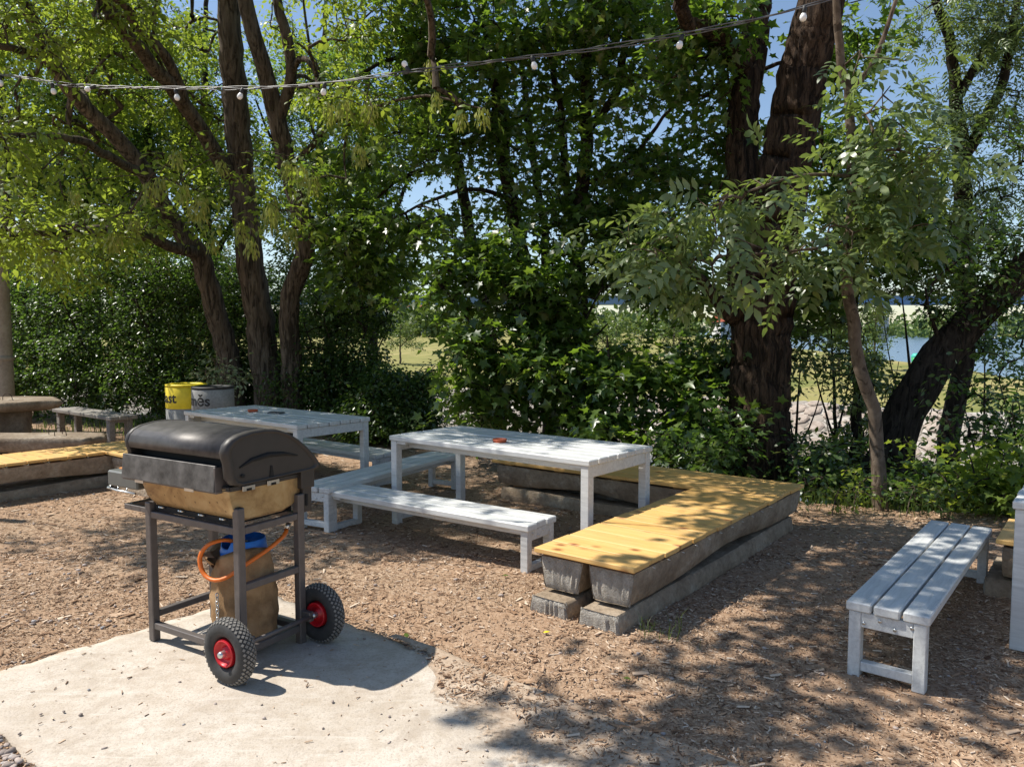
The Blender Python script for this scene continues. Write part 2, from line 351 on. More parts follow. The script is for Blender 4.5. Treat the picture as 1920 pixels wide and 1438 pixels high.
# ------------------------------------------------------------------ terrain
EDGE = np.array([(-60, 42), (-30, 26), (-10, 16.6), (-7, 15.0), (-3.5, 14.0), (-1.6, 12.4), (0.3, 10.1), (1.5, 8.6), (2.5, 7.5), (3.6, 7.0), (5, 6.7), (9, 5.4), (20, 0), (50, -20)], float)
def edge_dist(X, Y):
    """signed distance outward (positive) from the terrace edge"""
    X = np.asarray(X, float); Y = np.asarray(Y, float); best = np.full(X.shape, 1e9); sgn = np.zeros(X.shape)
    for a, b in zip(EDGE[:-1], EDGE[1:]):
        d = b - a; L2 = d @ d
        t = np.clip(((X - a[0]) * d[0] + (Y - a[1]) * d[1]) / L2, 0, 1)
        dx = X - (a[0] + t * d[0]); dy = Y - (a[1] + t * d[1]); q = np.hypot(dx, dy)
        cr = d[0] * dy - d[1] * dx
        up = q < best - 1e-9; best = np.where(up, q, best); sgn = np.where(up, np.where(cr >= 0, 1, -1), sgn)
    return best * sgn
def sst(a, b, x):
    t = np.clip((x - a) / (b - a), 0, 1); return t * t * (3 - 2 * t)
SH0, SH1 = np.array((38., 80.)), np.array((94., 400.))
def shore(X, Y):
    d = (SH1 - SH0) / np.linalg.norm(SH1 - SH0)
    return (np.asarray(X) - SH0[0]) * d[1] - (np.asarray(Y) - SH0[1]) * d[0]     # positive on the water side
e1 = np.array((math.cos(R(-39)), math.sin(R(-39)))); e2 = np.array((-e1[1], e1[0])); C0 = np.array((-1.55, 4.72))
def gz(X, Y):
    X = np.asarray(X, float); Y = np.asarray(Y, float); d = edge_dist(X, Y)
    z = -0.35 * sst(-0.2, 1.0, d) - 2.45 * sst(0.6, 6.0, d) - 0.5 * sst(6, 10, d)
    z = z + 2.0 * sst(19, 23, d) + 0.35 * sst(24, 60, d)
    fl = 0.012 * np.sin(X * 2.1 + 1.3 * np.sin(Y * 1.7)) + 0.010 * np.sin(Y * 3.1 + X * 0.9)
    z = z + np.where(d < 0.5, fl, fl * 4)
    q = np.stack([X - C0[0], Y - C0[1]], -1); a = q @ e1; b = q @ e2; z = z - 0.05 * sst(-0.02, 0.05, a) * sst(0.02, -0.05, b) * sst(-1.68, -1.6, b)
    s = shore(X, Y)
    z = z - 2.6 * sst(-3, 4, s) * (1 - sst(150, 170, s)) * sst(30, 40, Y)
    z = z + 3.0 * sst(170, 260, s) * sst(30, 40, Y)
    return z
xs = np.concatenate([-np.geomspace(1800, 13, 26), np.arange(-12.5, 12.6, 0.3), np.geomspace(13, 60, 26), np.geomspace(64, 1800, 30)])
ys = np.concatenate([[-400, -120, -40, -15, -6, -2], np.arange(0, 18.1, 0.3), np.arange(18.8, 48, 0.8), np.geomspace(49, 2600, 40)])
GX, GY = np.meshgrid(xs, ys); GZ = gz(GX, GY)
V = np.stack([GX.ravel(), GY.ravel(), GZ.ravel()], 1); nx, ny = len(xs), len(ys)
i0 = (np.arange(ny - 1)[:, None] * nx + np.arange(nx - 1)[None, :]).ravel()
Fq = np.stack([i0, i0 + 1, i0 + nx + 1, i0 + nx], 1)
cx, cy = V[Fq, 0].mean(1), V[Fq, 1].mean(1); dd = edge_dist(cx, cy)
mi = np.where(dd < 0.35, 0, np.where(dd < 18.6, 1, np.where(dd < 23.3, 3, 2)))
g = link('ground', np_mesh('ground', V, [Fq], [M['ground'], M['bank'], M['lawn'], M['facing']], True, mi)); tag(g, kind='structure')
def strip(name, pts_a, pts_b, z, mat):
    n = len(pts_a); v = [(p[0], p[1], z) for p in pts_a] + [(p[0], p[1], z) for p in pts_b]
    f = [(i, i + 1, n + i + 1, n + i) for i in range(n - 1)]
    o = MB().add(v, f).build(name, mat); tag(o, kind='structure'); return o
nrm = []
for i in range(len(EDGE)):
    a = EDGE[max(i - 1, 0)]; b = EDGE[min(i + 1, len(EDGE) - 1)]; t = (b - a) / np.linalg.norm(b - a); nrm.append((-t[1], t[0]))
nrm = np.array(nrm); nrm *= np.sign((nrm * np.array((0.6, 0.8))).sum(1))[:, None]
strip('stream', EDGE + nrm * 8.0, EDGE + nrm * 20.2, -2.72, M['stream'])
dsh = (SH1 - SH0) / np.linalg.norm(SH1 - SH0); nsh = np.array((dsh[1], -dsh[0]))
strip('river', [SH0 + dsh * t + nsh * -2 for t in (-60, 100, 900, 1900)], [SH0 + dsh * t + nsh * 165 for t in (-60, 100, 900, 1900)], -2.05, M['river'])

# concrete pad under the barbecue
e1 = np.array((math.cos(R(-39)), math.sin(R(-39)))); e2 = np.array((-e1[1], e1[0])); C0 = np.array((-1.55, 4.72))
pad = []
for i, (a, b) in enumerate([(0, 0), (4.6, 0), (4.6, -1.66), (0, -1.66)]): pad.append(C0 + e1 * a + e2 * b)
def on_pad(X, Y, m=0.0):
    q = np.stack([np.asarray(X) - C0[0], np.asarray(Y) - C0[1]], -1); a = q @ e1; b = q @ e2
    return (a > m) & (a < 4.6 - m) & (b < -m) & (b > -1.66 + m)
mb = MB(); na, nb = 60, 24
def padz(a, b): return 0.016 + 0.0025 * math.sin(a * 5 + b * 3) + 0.002 * math.sin(b * 9 - a * 2)
vv = []
for i in range(na + 1):
    for j in range(nb + 1):
        a, b = 4.6 * i / na, -1.66 * j / nb
        ja = (0.012 * math.sin(b * 23) + 0.008 * math.sin(b * 51)) if i == 0 else 0
        jb = (0.012 * math.sin(a * 19) + 0.007 * math.sin(a * 47)) if j in (0, nb) else 0
        p = C0 + e1 * (a + ja) + e2 * (b + jb); vv.append((p[0], p[1], padz(a, b) - (0.006 if i in (0, na) or j in (0, nb) else 0)))
ff = [(i * (nb + 1) + j, i * (nb + 1) + j + 1, (i + 1) * (nb + 1) + j + 1, (i + 1) * (nb + 1) + j) for i in range(na) for j in range(nb)]
mb.add(vv, ff, True)
ring = [i * (nb + 1) for i in range(na + 1)] + [na * (nb + 1) + j for j in range(1, nb + 1)] + [i * (nb + 1) + nb for i in range(na - 1, -1, -1)] + [j for j in range(nb - 1, 0, -1)]
low = [(vv[k][0], vv[k][1], -0.08) for k in ring]; rv = [vv[k] for k in ring] + low; L = len(ring)
mb.add(rv, [(i, (i + 1) % L, L + (i + 1) % L, L + i) for i in range(L)])
tag(mb.build('concrete_pad', M['slab']), kind='structure')

def m_dust():
    n = NT('sandy_dust'); v = n.coords(); a = n.noise(v, 4, 7, 0.7); b = n.noise(v, 40, 4, 0.7)
    c = n.ramp(a, [(0.3, (0.34, 0.245, 0.17)), (0.5, (0.46, 0.36, 0.27)), (0.7, (0.54, 0.455, 0.365))]); c = n.mix(n.ramp(b, [(0.4, 0.5), (0.55, 0)]), c, (0.26, 0.175, 0.115))
    h = n.mix(0.5, a, b); n.bump(h, 0.6, 0.01); n.done(c, 0.95, spec=0.1)
    at_ = n.n('Attribute', attribute_name='thin'); k = n.n('Math', operation='ADD'); n.l(at_.outputs['Fac'], k.inputs[0]); n.l(n.noise(v, 22, 6, 0.75), k.inputs[1])
    n.l(n.ramp(k.outputs[0], [(0.80, 1.0), (0.98, 0.0)]), n.b.inputs['Alpha']); return n.m
M['dust'] = m_dust(); na, nb = 70, 12; vv = []
for i in range(na + 1):
    a = 1.15 + 3.4 * i / na; dep = 0.04 + 0.62 * float(sst(1.15, 2.6, a)) + 0.07 * math.sin(a * 4.3) + 0.04 * math.sin(a * 11 + 1) + 0.025 * math.sin(a * 29)
    for j in range(nb + 1):
        u = j / nb; b = 0.06 - (dep + 0.06) * u; p = C0 + e1 * a + e2 * b
        vv.append((p[0], p[1], 0.0215 + 0.004 * math.sin(a * 9 + b * 14) * (1 - u) - 0.0095 * u ** 6 - (0.03 if j == 0 else 0)))
o = MB().add(vv, [(i * (nb + 1) + j, i * (nb + 1) + j + 1, (i + 1) * (nb + 1) + j + 1, (i + 1) * (nb + 1) + j) for i in range(na) for j in range(nb)], True).build('soil_drift', M['dust']); tag(o, kind='structure')
th_ = o.data.attributes.new('thin', 'FLOAT', 'POINT')
for i_, v_ in enumerate(o.data.vertices):      # how thin the earth lies: 0 at the pad's rim, 0.6 where it runs out
    q_ = np.array((v_.co.x, v_.co.y)) - C0; a_ = float(q_ @ e1); d_ = 0.04 + 0.62 * float(sst(1.15, 2.6, a_)) + 0.07 * math.sin(a_ * 4.3) + 0.04 * math.sin(a_ * 11 + 1) + 0.025 * math.sin(a_ * 29)
    th_.data[i_].value = 0.62 * min(1.0, max(0.0, (0.06 - float(q_ @ e2)) / (d_ + 0.06))) ** 1.5

# wood chips, thousands of them
def scatter_chips(n, x0, x1, y0, y1, keep, smin, smax, zoff=0.0):
    X = rng.uniform(x0, x1, n); Y = rng.uniform(y0, y1, n); k = keep(X, Y); X, Y = X[k], Y[k]; n = len(X)
    L_ = rng.uniform(smin, smax, n) * (0.6 + rng.exponential(0.45, n)); W_ = L_ * rng.uniform(0.13, 0.34, n); T_ = rng.uniform(0.0015, 0.004, n)
    th = rng.uniform(0, 2 * math.pi, n); pt = rng.normal(0, 0.10, n); rl = rng.normal(0, 0.15, n)
    ax = np.stack([np.cos(th) * np.cos(pt), np.sin(th) * np.cos(pt), np.sin(pt)], 1)
    sd = np.stack([-np.sin(th) * np.cos(rl), np.cos(th) * np.cos(rl), np.sin(rl)], 1); up = np.cross(ax, sd)
    z = np.where(on_pad(X, Y), np.where(fray(X, Y), 0.0215, 0.0135), gz(X, Y)) + zoff + 0.3 * L_ * np.abs(np.sin(pt)) + 0.3 * W_ * np.abs(np.sin(rl)) + rng.uniform(0, 0.006, n)
    O = np.stack([X, Y, z], 1)
    base = np.array([(-.5, -.5, 0), (.5, -.32, 0), (.5, .32, 0), (-.42, .5, 0), (-.5, -.42, 1), (.46, -.3, 1), (.5, .28, 1), (-.4, .44, 1)])
    Vb = O[:, None, :] + base[None, :, 0:1] * (L_[:, None] * ax)[:, None, :] + base[None, :, 1:2] * (W_[:, None] * sd)[:, None, :] + base[None, :, 2:3] * (T_[:, None] * up)[:, None, :]
    F = np.array([(4, 5, 6, 7), (0, 1, 5, 4), (2, 3, 7, 6)])
    return Vb.reshape(-1, 3), (np.arange(n)[:, None, None] * 8 + F[None]).reshape(-1, 4)
def fray(X, Y):
    q = np.stack([np.asarray(X) - C0[0], np.asarray(Y) - C0[1]], -1); a = q @ e1; b = q @ e2
    edge = -0.02 - 0.34 * np.clip((a - 1.25) / 1.0, 0, 1) * (0.75 + 0.45 * np.sin(a * 4.3) + 0.25 * np.sin(a * 11)) - 0.35 * sst(2.0, 3.0, a)
    return (b > edge) | (a < 0.0) | (b < -1.66)
def drift(X, Y):
    d_ = 0.82 + 0.34 * np.sin(1.9 * X + 1.4 * np.sin(1.3 * Y) + 0.6) * np.sin(1.7 * Y + 1.2 * np.sin(2.1 * X)) + 0.22 * np.sin(5.3 * X + 2 * np.sin(4.1 * Y))
    return rng.uniform(0, 1, len(X)) < d_
cvs, cfs, off = [], [], 0
for args in ((62000, -5, 5, 2.3, 5.6, lambda X, Y: fray(X, Y) & (np.abs(X) < 0.72 * Y + 0.3) & drift(X, Y), 0.011, 0.029),
             (46000, -4, 4, 2.3, 5.0, lambda X, Y: fray(X, Y) & (np.abs(X) < 0.72 * Y + 0.3), 0.005, 0.012),
             (42000, -6.5, 5.5, 5.4, 8.6, lambda X, Y: (edge_dist(X, Y) < 0.3) & (np.abs(X) < 0.72 * Y + 0.3) & drift(X, Y), 0.014, 0.034),
             (12000, -11, 2, 8.4, 15, lambda X, Y: (edge_dist(X, Y) < 0.2) & (np.abs(X) < 0.75 * Y), 0.025, 0.055),
             (900, -3.0, 2.5, 1.9, 4.8, lambda X, Y: on_pad(X, Y, 0.02), 0.007, 0.024),
             (2600, -1.0, 2.5, 1.9, 4.2, lambda X, Y: on_pad(X, Y, 0.0) & (((X - 0.2) ** 2 + (Y - 3.1) ** 2) < 0.6) & (rng.uniform(0, 1, len(X)) < 0.3), 0.006, 0.02),
             (350, -5, 5, 2.3, 9, lambda X, Y: ~on_pad(X, Y) & (edge_dist(X, Y) < 0) & (np.abs(X) < 0.72 * Y + 0.3), 0.03, 0.055)):
    v_, f_ = scatter_chips(*args); cvs.append(v_); cfs.append(f_ + off); off += len(v_)
tag(link('wood_chips', np_mesh('wood_chips', np.concatenate(cvs), [np.concatenate(cfs)], M['chip'])), 'pale brown wood chips strewn over the trodden earth', 'wood chips', kind='stuff')

# rounded gravel at the pad's corner and pebbles among the chips
def ico(sub=1):
    bm = bmesh.new(); bmesh.ops.create_icosphere(bm, subdivisions=sub, radius=1); bm.verts.index_update()
    v = np.array([x.co[:] for x in bm.verts]); f = np.array([[y.index for y in x.verts] for x in bm.faces]); bm.free(); return v, f
IV, IF = ico(1); IV2, IF2 = ico(2)
def pebbles(X, Y, smin, smax, z0=None, V0=IV, F0=IF):
    n = len(X); s = rng.uniform(smin, smax, n); th = rng.uniform(0, 6.28, n); c, sn = np.cos(th), np.sin(th)
    sc3 = np.stack([s * rng.uniform(0.8, 1.3, n), s * rng.uniform(0.6, 0.95, n), s * rng.uniform(0.4, 0.65, n)], 1)
    v = V0[None] * sc3[:, None, :] * (1 + 0.12 * rng.normal(0, 1, (n, len(V0), 1)))
    x = v[..., 0] * c[:, None] - v[..., 1] * sn[:, None]; y = v[..., 0] * sn[:, None] + v[..., 1] * c[:, None]
    z = gz(X, Y) if z0 is None else z0
    Vv = np.stack([x + X[:, None], y + Y[:, None], v[..., 2] + (z + sc3[:, 2] * 0.55)[:, None]], -1)
    return Vv.reshape(-1, 3), (np.arange(n)[:, None, None] * len(V0) + F0[None]).reshape(-1, 3)
X = rng.uniform(-3.2, -1.0, 7000); Y = rng.uniform(2.0, 3.6, 7000); q = np.stack([X - C0[0], Y - C0[1]], -1) @ e2
k = (q < -1.67) & (q > -2.4); v_, f_ = pebbles(X[k], Y[k], 0.010, 0.022, V0=IV2, F0=IF2)
tag(link('gravel', np_mesh('gravel', v_, [f_], M['pebble'], True)), 'rounded pinkish gravel beside the concrete pad', 'gravel', kind='stuff')
X = rng.uniform(-5, 4.5, 5200); Y = 2.4 + 6 * rng.uniform(0, 1, 5200) ** 1.6; k = ~on_pad(X, Y, -0.02) & (edge_dist(X, Y) < -0.1) & ((rng.uniform(0, 1, 5200) < 0.16) | ((X < -1.5) & (Y < 5.2) & (rng.uniform(0, 1, 5200) < 0.6)))
v_, f_ = pebbles(X[k], Y[k], 0.006, 0.017)
X2 = rng.uniform(-2.3, 1.2, 260); Y2 = rng.uniform(2.3, 4.6, 260); k2 = on_pad(X2, Y2, 0.05); v2, f2 = pebbles(X2[k2][:60], Y2[k2][:60], 0.004, 0.012, np.full(min(60, k2.sum()), 0.017))
tag(link('loose_pebbles', np_mesh('loose_pebbles', np.concatenate([v_, v2]), [np.concatenate([f_, f2 + len(v_)])], M['pebble'], True)), 'small loose pebbles lying among the wood chips', 'pebbles', kind='stuff')

# stone facing of the far stream bank: the nearest stones one by one
sb = empty('stone_bank', (9.5, 29, -2.0)); tag(sb, kind='structure')
stone_meshes = []
for k in range(4):
    random.seed(50 + k); n = 7; m_ = MB()
    a0 = [(2 * math.pi * i / n + random.uniform(-.25, .25), random.uniform(0.42, 0.56)) for i in range(n)]
    lo_ = [(r * math.cos(a), r * math.sin(a), -0.1) for a, r in a0]; md = [(r * math.cos(a), r * math.sin(a), 0.05) for a, r in a0]; tp = [(0.78 * r * math.cos(a), 0.78 * r * math.sin(a), random.uniform(0.09, 0.13)) for a, r in a0]
    m_.add(lo_ + md, [(i, (i + 1) % n, n + (i + 1) % n, n + i) for i in range(n)]).add(md + tp, [(i, (i + 1) % n, n + (i + 1) % n, n + i) for i in range(n)]).add(tp, [tuple(range(n))])
    stone_meshes.append(m_.mesh('stone', m_concrete('bank_stone_%s' % 'abcd'[k], (0.28, 0.22, 0.175), (0.42, 0.35, 0.29), (0.52, 0.45, 0.38), 3, 0.4, 0.02) if k == 0 else stone_meshes[0].materials[0]))
cand = []
for gx in np.arange(-8, 26, 0.62):
    for gy in np.arange(20, 58, 0.62):
        x = gx + random.uniform(-.12, .12) + 0.31 * (int(round(gy / 0.62)) % 2); y = gy + random.uniform(-.12, .12); d = float(edge_dist(x, y))
        if 19.4 < d < 22.9:
            pz = float(gz(x, y)); sx = 960 + FPX * x / y
            if 1130 < sx < 1800: cand.append((y, x, y, pz, d))
cand.sort()
for i, (_, x, y, z, d) in enumerate(cand[:290]):
    h = 0.3; gxs = (float(gz(x + h, y)) - float(gz(x - h, y))) / (2 * h); gys = (float(gz(x, y + h)) - float(gz(x, y - h))) / (2 * h)
    nv = Vector((-gxs, -gys, 1)).normalized(); rot = nv.to_track_quat('Z', 'Y').to_euler(); rot.rotate_axis('Z', random.uniform(0, 6.28))
    o = link('stone', stone_meshes[i % 4], sb, Vector((x, y, z)) - sb.location, rot); s_ = random.uniform(0.58, 0.72); o.scale = (s_, s_, s_)
print('terrain', round(time.time() - T0, 1))

# ------------------------------------------------------------------ vegetation
def crm(pts, step):
    """Catmull-Rom through (x,y,z,r) points, resampled about every step metres"""
    p = np.asarray(pts, float); out = []
    e = np.vstack([2 * p[0] - p[1], p, 2 * p[-1] - p[-2]]); e[:, 3] = np.maximum(e[:, 3], 0.003)
    for i in range(len(p) - 1):
        a, b, c, d = e[i], e[i + 1], e[i + 2], e[i + 3]; n = max(2, int(np.linalg.norm(c[:3] - b[:3]) / step))
        t = np.linspace(0, 1, n, endpoint=False)[:, None]
        out.append(0.5 * (2 * b + (c - a) * t + (2 * a - 5 * b + 4 * c - d) * t ** 2 + (3 * b - a - 3 * c + d) * t ** 3))
    out.append(p[-1:]); o = np.vstack(out); o[:, 3] = np.maximum(o[:, 3], 0.003); return o
def tube_np(path, sides, ridge=0.0, seed=0):
    c = path[:, :3]; r = path[:, 3]; t = np.gradient(c, axis=0); t /= np.linalg.norm(t, axis=1)[:, None] + 1e-9
    mt = np.abs(t.mean(0)); ref = np.zeros(3); ref[int(np.argmin(mt))] = 1
    n1 = np.cross(t, ref); n1 /= np.linalg.norm(n1, axis=1)[:, None] + 1e-9; n2 = np.cross(t, n1)
    a = np.linspace(0, 2 * np.pi, sides, endpoint=False)
    rr = r[:, None] * np.ones(sides)[None]
    if ridge:
        s = np.arange(len(c))[:, None] * (0.22 if sides < 30 else 0.1)
        rr = rr * (1 + ridge * (np.sin(a[None] * 5 + 0.8 * np.sin(s * 0.7 + seed)) * 0.5 + np.sin(a[None] * 11 + 1.7 * np.sin(s * 0.45 + 2 + seed)) * 0.4 + 0.35 * np.sin(s * 1.3 + a[None] * 3 + seed) + (0.45 * np.abs(np.sin(a[None] * 9.5 + 2.2 * np.sin(s * 0.9 + seed) + 1.1 * np.sin(s * 2.3))) if sides > 30 else 0)))
    V = c[:, None, :] + rr[..., None] * (np.cos(a)[None, :, None] * n1[:, None, :] + np.sin(a)[None, :, None] * n2[:, None, :])
    n, k = len(c), sides; i = (np.arange(n - 1)[:, None] * k + np.arange(k)[None]).ravel(); j = (np.arange(n - 1)[:, None] * k + (np.arange(k)[None] + 1) % k).ravel()
    return V.reshape(-1, 3), np.stack([i, j, j + k, i + k], 1)
# leaf outlines: x along the leaf, y across, z up; maple 10 tris, oval 4 tris, lance 2 tris
def fan(half, centre, lift):
    top = [(x, y, lift * y) for x, y in half]; bot = [(x, -y, lift * y) for x, y in reversed(half)]
    ring = [(0, 0, 0)] + top + [(1, 0, -0.10)] + bot
    v = [(centre, 0, 0.0)] + ring; n = len(ring)
    return np.array(v, float), np.array([(0, 1 + i, 1 + (i + 1) % n) for i in range(n)])
LEAF = {'maple': fan([(-0.10, 0.30), (0.16, 0.24), (0.40, 0.54), (0.52, 0.20)], 0.26, 0.18),
        'oval': (np.array([(0, 0, 0), (0.38, 0.24, 0.07), (1, 0, -0.06), (0.38, -0.24, 0.07), (0.75, 0.15, 0.03), (0.75, -0.15, 0.03)]), np.array([(0, 3, 1), (3, 5, 1), (5, 4, 1), (5, 2, 4)])),
        'lance': (np.array([(0, 0, 0), (0.42, 0.17, 0.05), (1, 0, -0.06), (0.42, -0.17, 0.05)]), np.array([(0, 2, 1), (0, 3, 2)])),
        'narrow': (np.array([(0, 0, 0), (0.36, 0.20, 0.05), (1, 0, -0.10), (0.36, -0.20, 0.05), (0.72, 0.14, 0.02), (0.72, -0.14, 0.02)]), np.array([(0, 3, 1), (3, 5, 1), (5, 4, 1), (5, 2, 4)])),
        'small': (np.array([(0, 0, 0), (0.45, 0.30, 0.08), (1, 0, -0.05), (0.45, -0.30, 0.08)]), np.array([(0, 2, 1), (0, 3, 2)]))}
def unit(a): return a / (np.linalg.norm(a, axis=-1, keepdims=True) + 1e-9)
def leaves(shape, O, ax, nr, size):
    """place one leaf per row: origin, axis, rough normal, length"""
    V0, F0 = LEAF[shape]; ax = unit(ax); sd = unit(np.cross(nr, ax)); up = np.cross(ax, sd)
    V = O[:, None] + size[:, None, None] * (V0[None, :, 0:1] * ax[:, None] + V0[None, :, 1:2] * sd[:, None] + V0[None, :, 2:3] * up[:, None])
    return V.reshape(-1, 3), (np.arange(len(O))[:, None, None] * len(V0) + F0[None]).reshape(-1, 3)
def pinnate(shape, O, ax, nr, length, pairs, lsize):
    """compound leaves: leaflets in pairs along a drooping stalk and one at its end"""
    ax = unit(ax); sd = unit(np.cross(nr, ax)); up = np.cross(ax, sd); Os, As, Ns, Ss = [], [], [], []
    for k in range(pairs):
        f = 0.38 + 0.55 * k / max(1, pairs - 1) if pairs > 1 else 0.6
        pos = O + ax * (length * f)[:, None]; pos = pos - np.array((0, 0, 1.0)) * (length * 0.22 * f * f)[:, None]
        for s in (-1, 1):
            Os.append(pos); As.append(ax * 0.55 + sd * s + up * rng.normal(0, 0.16, (len(O), 1)) - np.array((0, 0, 0.22)))
            Ns.append(up + rng.normal(0, 0.22, O.shape)); Ss.append(lsize * rng.uniform(0.8, 1.1, len(O)) * (0.85 + 0.15 * f))
    Os.append(O + ax * length[:, None] - np.array((0, 0, 1.0)) * (length * 0.22)[:, None]); As.append(ax - np.array((0, 0, 0.35))); Ns.append(up); Ss.append(lsize * 1.08)
    return leaves(shape, np.concatenate(Os), np.concatenate(As), np.concatenate(Ns), np.concatenate(Ss))
def blob_points(b, clump=0, csize=1.0):
    if b[0] == 'w': c = np.array(b[1:4], float); r = np.array(b[4:7], float); n = b[7]
    else:
        px, py, Y, rx, rz, ry, n = b; c = P(px, py, Y); s = Y / FPX; r = np.array((rx * s, ry, rz * s))
    if clump:
        m = max(3, n // clump); d = unit(rng.normal(0, 1, (m, 3))); cc = c + d * rng.uniform(0, 1, (m, 1)) ** 0.42 * r
        return cc[rng.integers(0, m, n)] + rng.normal(0, 1, (n, 3)) * np.minimum(np.array((.24, .24, .13)) * csize, r * .6)
    d = unit(rng.normal(0, 1, (n, 3))); q = rng.uniform(0, 1, (n, 1)) ** 0.42
    return c + d * q * r
NTRI = [0]
def tree(name, label, cat, limbs, blobs, leaf, lmat, bark, lsize, nleaf, group=None, sides=12, ridge=0.06, spread=0.26, pairs=2, rach=0.2, extra=None, clear=None, twig_r=0.0035, up_bias=0.9, seeds=None, clump=7, csize=1.0, rs=1.0):
    """limbs: polylines of (px,py,depth,radius) or ('w',x,y,z,r); first one is the trunk. blobs: volumes the foliage fills"""
    paths = []
    for L in limbs:
        pts = [(*q[1:4], q[4]) if q[0] == 'w' else (*P(q[0], q[1], q[2]), q[3]) for q in L]
        paths.append(np.array(pts, float) * np.array((1, 1, 1, rs)))
    base = paths[0][0].copy(); gzb = float(gz(base[0], base[1]))
    if paths[0][0][2] > gzb - 0.1: paths[0] = np.vstack([[base[0], base[1], gzb - 0.15, paths[0][0][3] * 1.25], paths[0]]); base = paths[0][0].copy()
    root = empty(name, (base[0], base[1], gzb)); tag(root, label, cat, group); org = np.array((base[0], base[1], gzb))
    tv, tf, off = [], [], 0; nodes = []
    for i, p in enumerate(paths):
        s = crm(p, 0.16 if sides < 30 else 0.07); s[1:-1, :3] += rng.normal(0, 0.012, (len(s) - 2, 3)) * np.minimum(1, s[1:-1, 3:4] / 0.05)
        v, f = tube_np(s, sides if s[0, 3] > 0.05 else 7, ridge, i + len(name)); tv.append(v); tf.append(f + off); off += len(v); nodes.append(s[(2 if i == 0 else 0):])
    me = np_mesh('trunk', np.concatenate(tv) - org, [np.concatenate(tf)], bark, True); link('trunk', me, root); NTRI[0] += 2 * sum(map(len, tf))
    if not blobs: return root
    tg = np.concatenate([blob_points(b, clump, csize) for b in blobs])
    if extra is not None: tg = np.concatenate([tg, extra])
    if clear is not None: tg = tg[~clear(tg)]
    tg = tg[tg[:, 2] > gz(tg[:, 0], tg[:, 1]) + 0.05]
    sk = np.concatenate(nodes); NP = np.empty((len(sk) + 8 * len(tg) + 10, 3)); n0 = len(sk); NP[:n0] = sk[:, :3]
    owner = np.full(len(NP), -1); dmin = np.array([((sk[:, :3] - t) ** 2).sum(1).min() for t in tg]); tg = tg[np.argsort(dmin)]
    plist, par = [], []; tipdir = np.empty_like(tg)
    for i, t in enumerate(tg):
        d2 = ((NP[:n0] - t) ** 2).sum(1); j = int(d2.argmin()); a = NP[j]; d = math.sqrt(d2[j]); m = max(2, min(7, int(d / 0.22) + 1))
        u = np.linspace(0, 1, m + 1)[:, None]; bend = np.array((0, 0, 0.16 * d)) + rng.normal(0, 0.09 * d, 3)
        path = a + (t - a) * u + bend * (4 * u * (1 - u)) * 0.6
        plist.append(path); par.append(owner[j]); NP[n0:n0 + m] = path[1:]; owner[n0:n0 + m] = i; n0 += m; tipdir[i] = path[-1] - path[-2]
    cnt = np.ones(len(plist))
    for i in range(len(plist) - 1, -1, -1):
        if par[i] >= 0: cnt[par[i]] += cnt[i]
    bv, bf, off = [], [], 0
    for i, p in enumerate(plist):
        r0 = twig_r * (1 + 0.75 * cnt[i] ** 0.55); r1 = max(twig_r * 0.7, r0 * 0.55)
        v, f = tube_np(np.column_stack([p, np.linspace(r0, r1, len(p))]), 5 if r0 > 0.012 else 3); bv.append(v); bf.append(f + off); off += len(v)
    link('branches', np_mesh('branches', np.concatenate(bv) - org, [np.concatenate(bf)], bark, True), root)['kind'] = 'stuff'; NTRI[0] += 2 * sum(map(len, bf))
    # foliage: sprays of leaves round every twig end, laid roughly flat
    n = len(tg); K = nleaf; tip = unit(tipdir); O = np.repeat(tg, K, 0); td = np.repeat(tip, K, 0)
    back = rng.uniform(-1.0, 0.35, (n * K, 1)); side = rng.normal(0, 1, (n * K, 3)) * np.array((1, 1, 0.45)); side = unit(side)
    O = O + td * back * spread + side * spread * rng.uniform(0.05, 0.85, (n * K, 1))
    ax = side * np.array((1, 1, 0.5)) + td * 0.6 + np.array((0, 0, -0.28)) + rng.normal(0, 0.25, (n * K, 3))
    nr = np.array((0, 0, up_bias)) + rng.normal(0, 0.42, (n * K, 3)); sz = lsize * rng.uniform(0.65, 1.2, n * K)
    if leaf[:3] == 'pin':
        v, f = pinnate({'pin2': 'lance', 'pin4': 'oval', 'pinn': 'narrow'}[leaf], O, ax, nr, rach * rng.uniform(0.7, 1.15, n * K), pairs, sz)
    else: v, f = leaves(leaf, O, ax, nr, sz)
    link('crown', np_mesh('crown', v - org, [f], lmat), root)['kind'] = 'stuff'; NTRI[0] += len(f)
    if seeds is not None:
        for s in seeds:
            o = link('seed_cluster', SEED, root, Vector(s) - root.location, (0, 0, rng.uniform(0, 6.28))); z_ = rng.uniform(0.95, 1.4); o.scale = (z_, z_, z_ * rng.uniform(0.9, 1.2))
    return root
# hanging bunch of winged seeds
n_ = 64; a_ = rng.uniform(0, 6.28, n_); h_ = -rng.uniform(0.0, 0.17, n_); O_ = np.stack([0.065 * np.cos(a_) * rng.uniform(.2, 1, n_), 0.065 * np.sin(a_) * rng.uniform(.2, 1, n_), h_], 1)
v_, f_ = leaves('lance', O_, np.stack([0.35 * np.cos(a_), 0.35 * np.sin(a_), -np.ones(n_)], 1), np.stack([np.cos(a_ + .5), np.sin(a_ + .5), 0.3 * np.ones(n_)], 1), rng.uniform(0.045, 0.07, n_))
SEED = np_mesh('seed_cluster', v_, [f_], M['samara'])

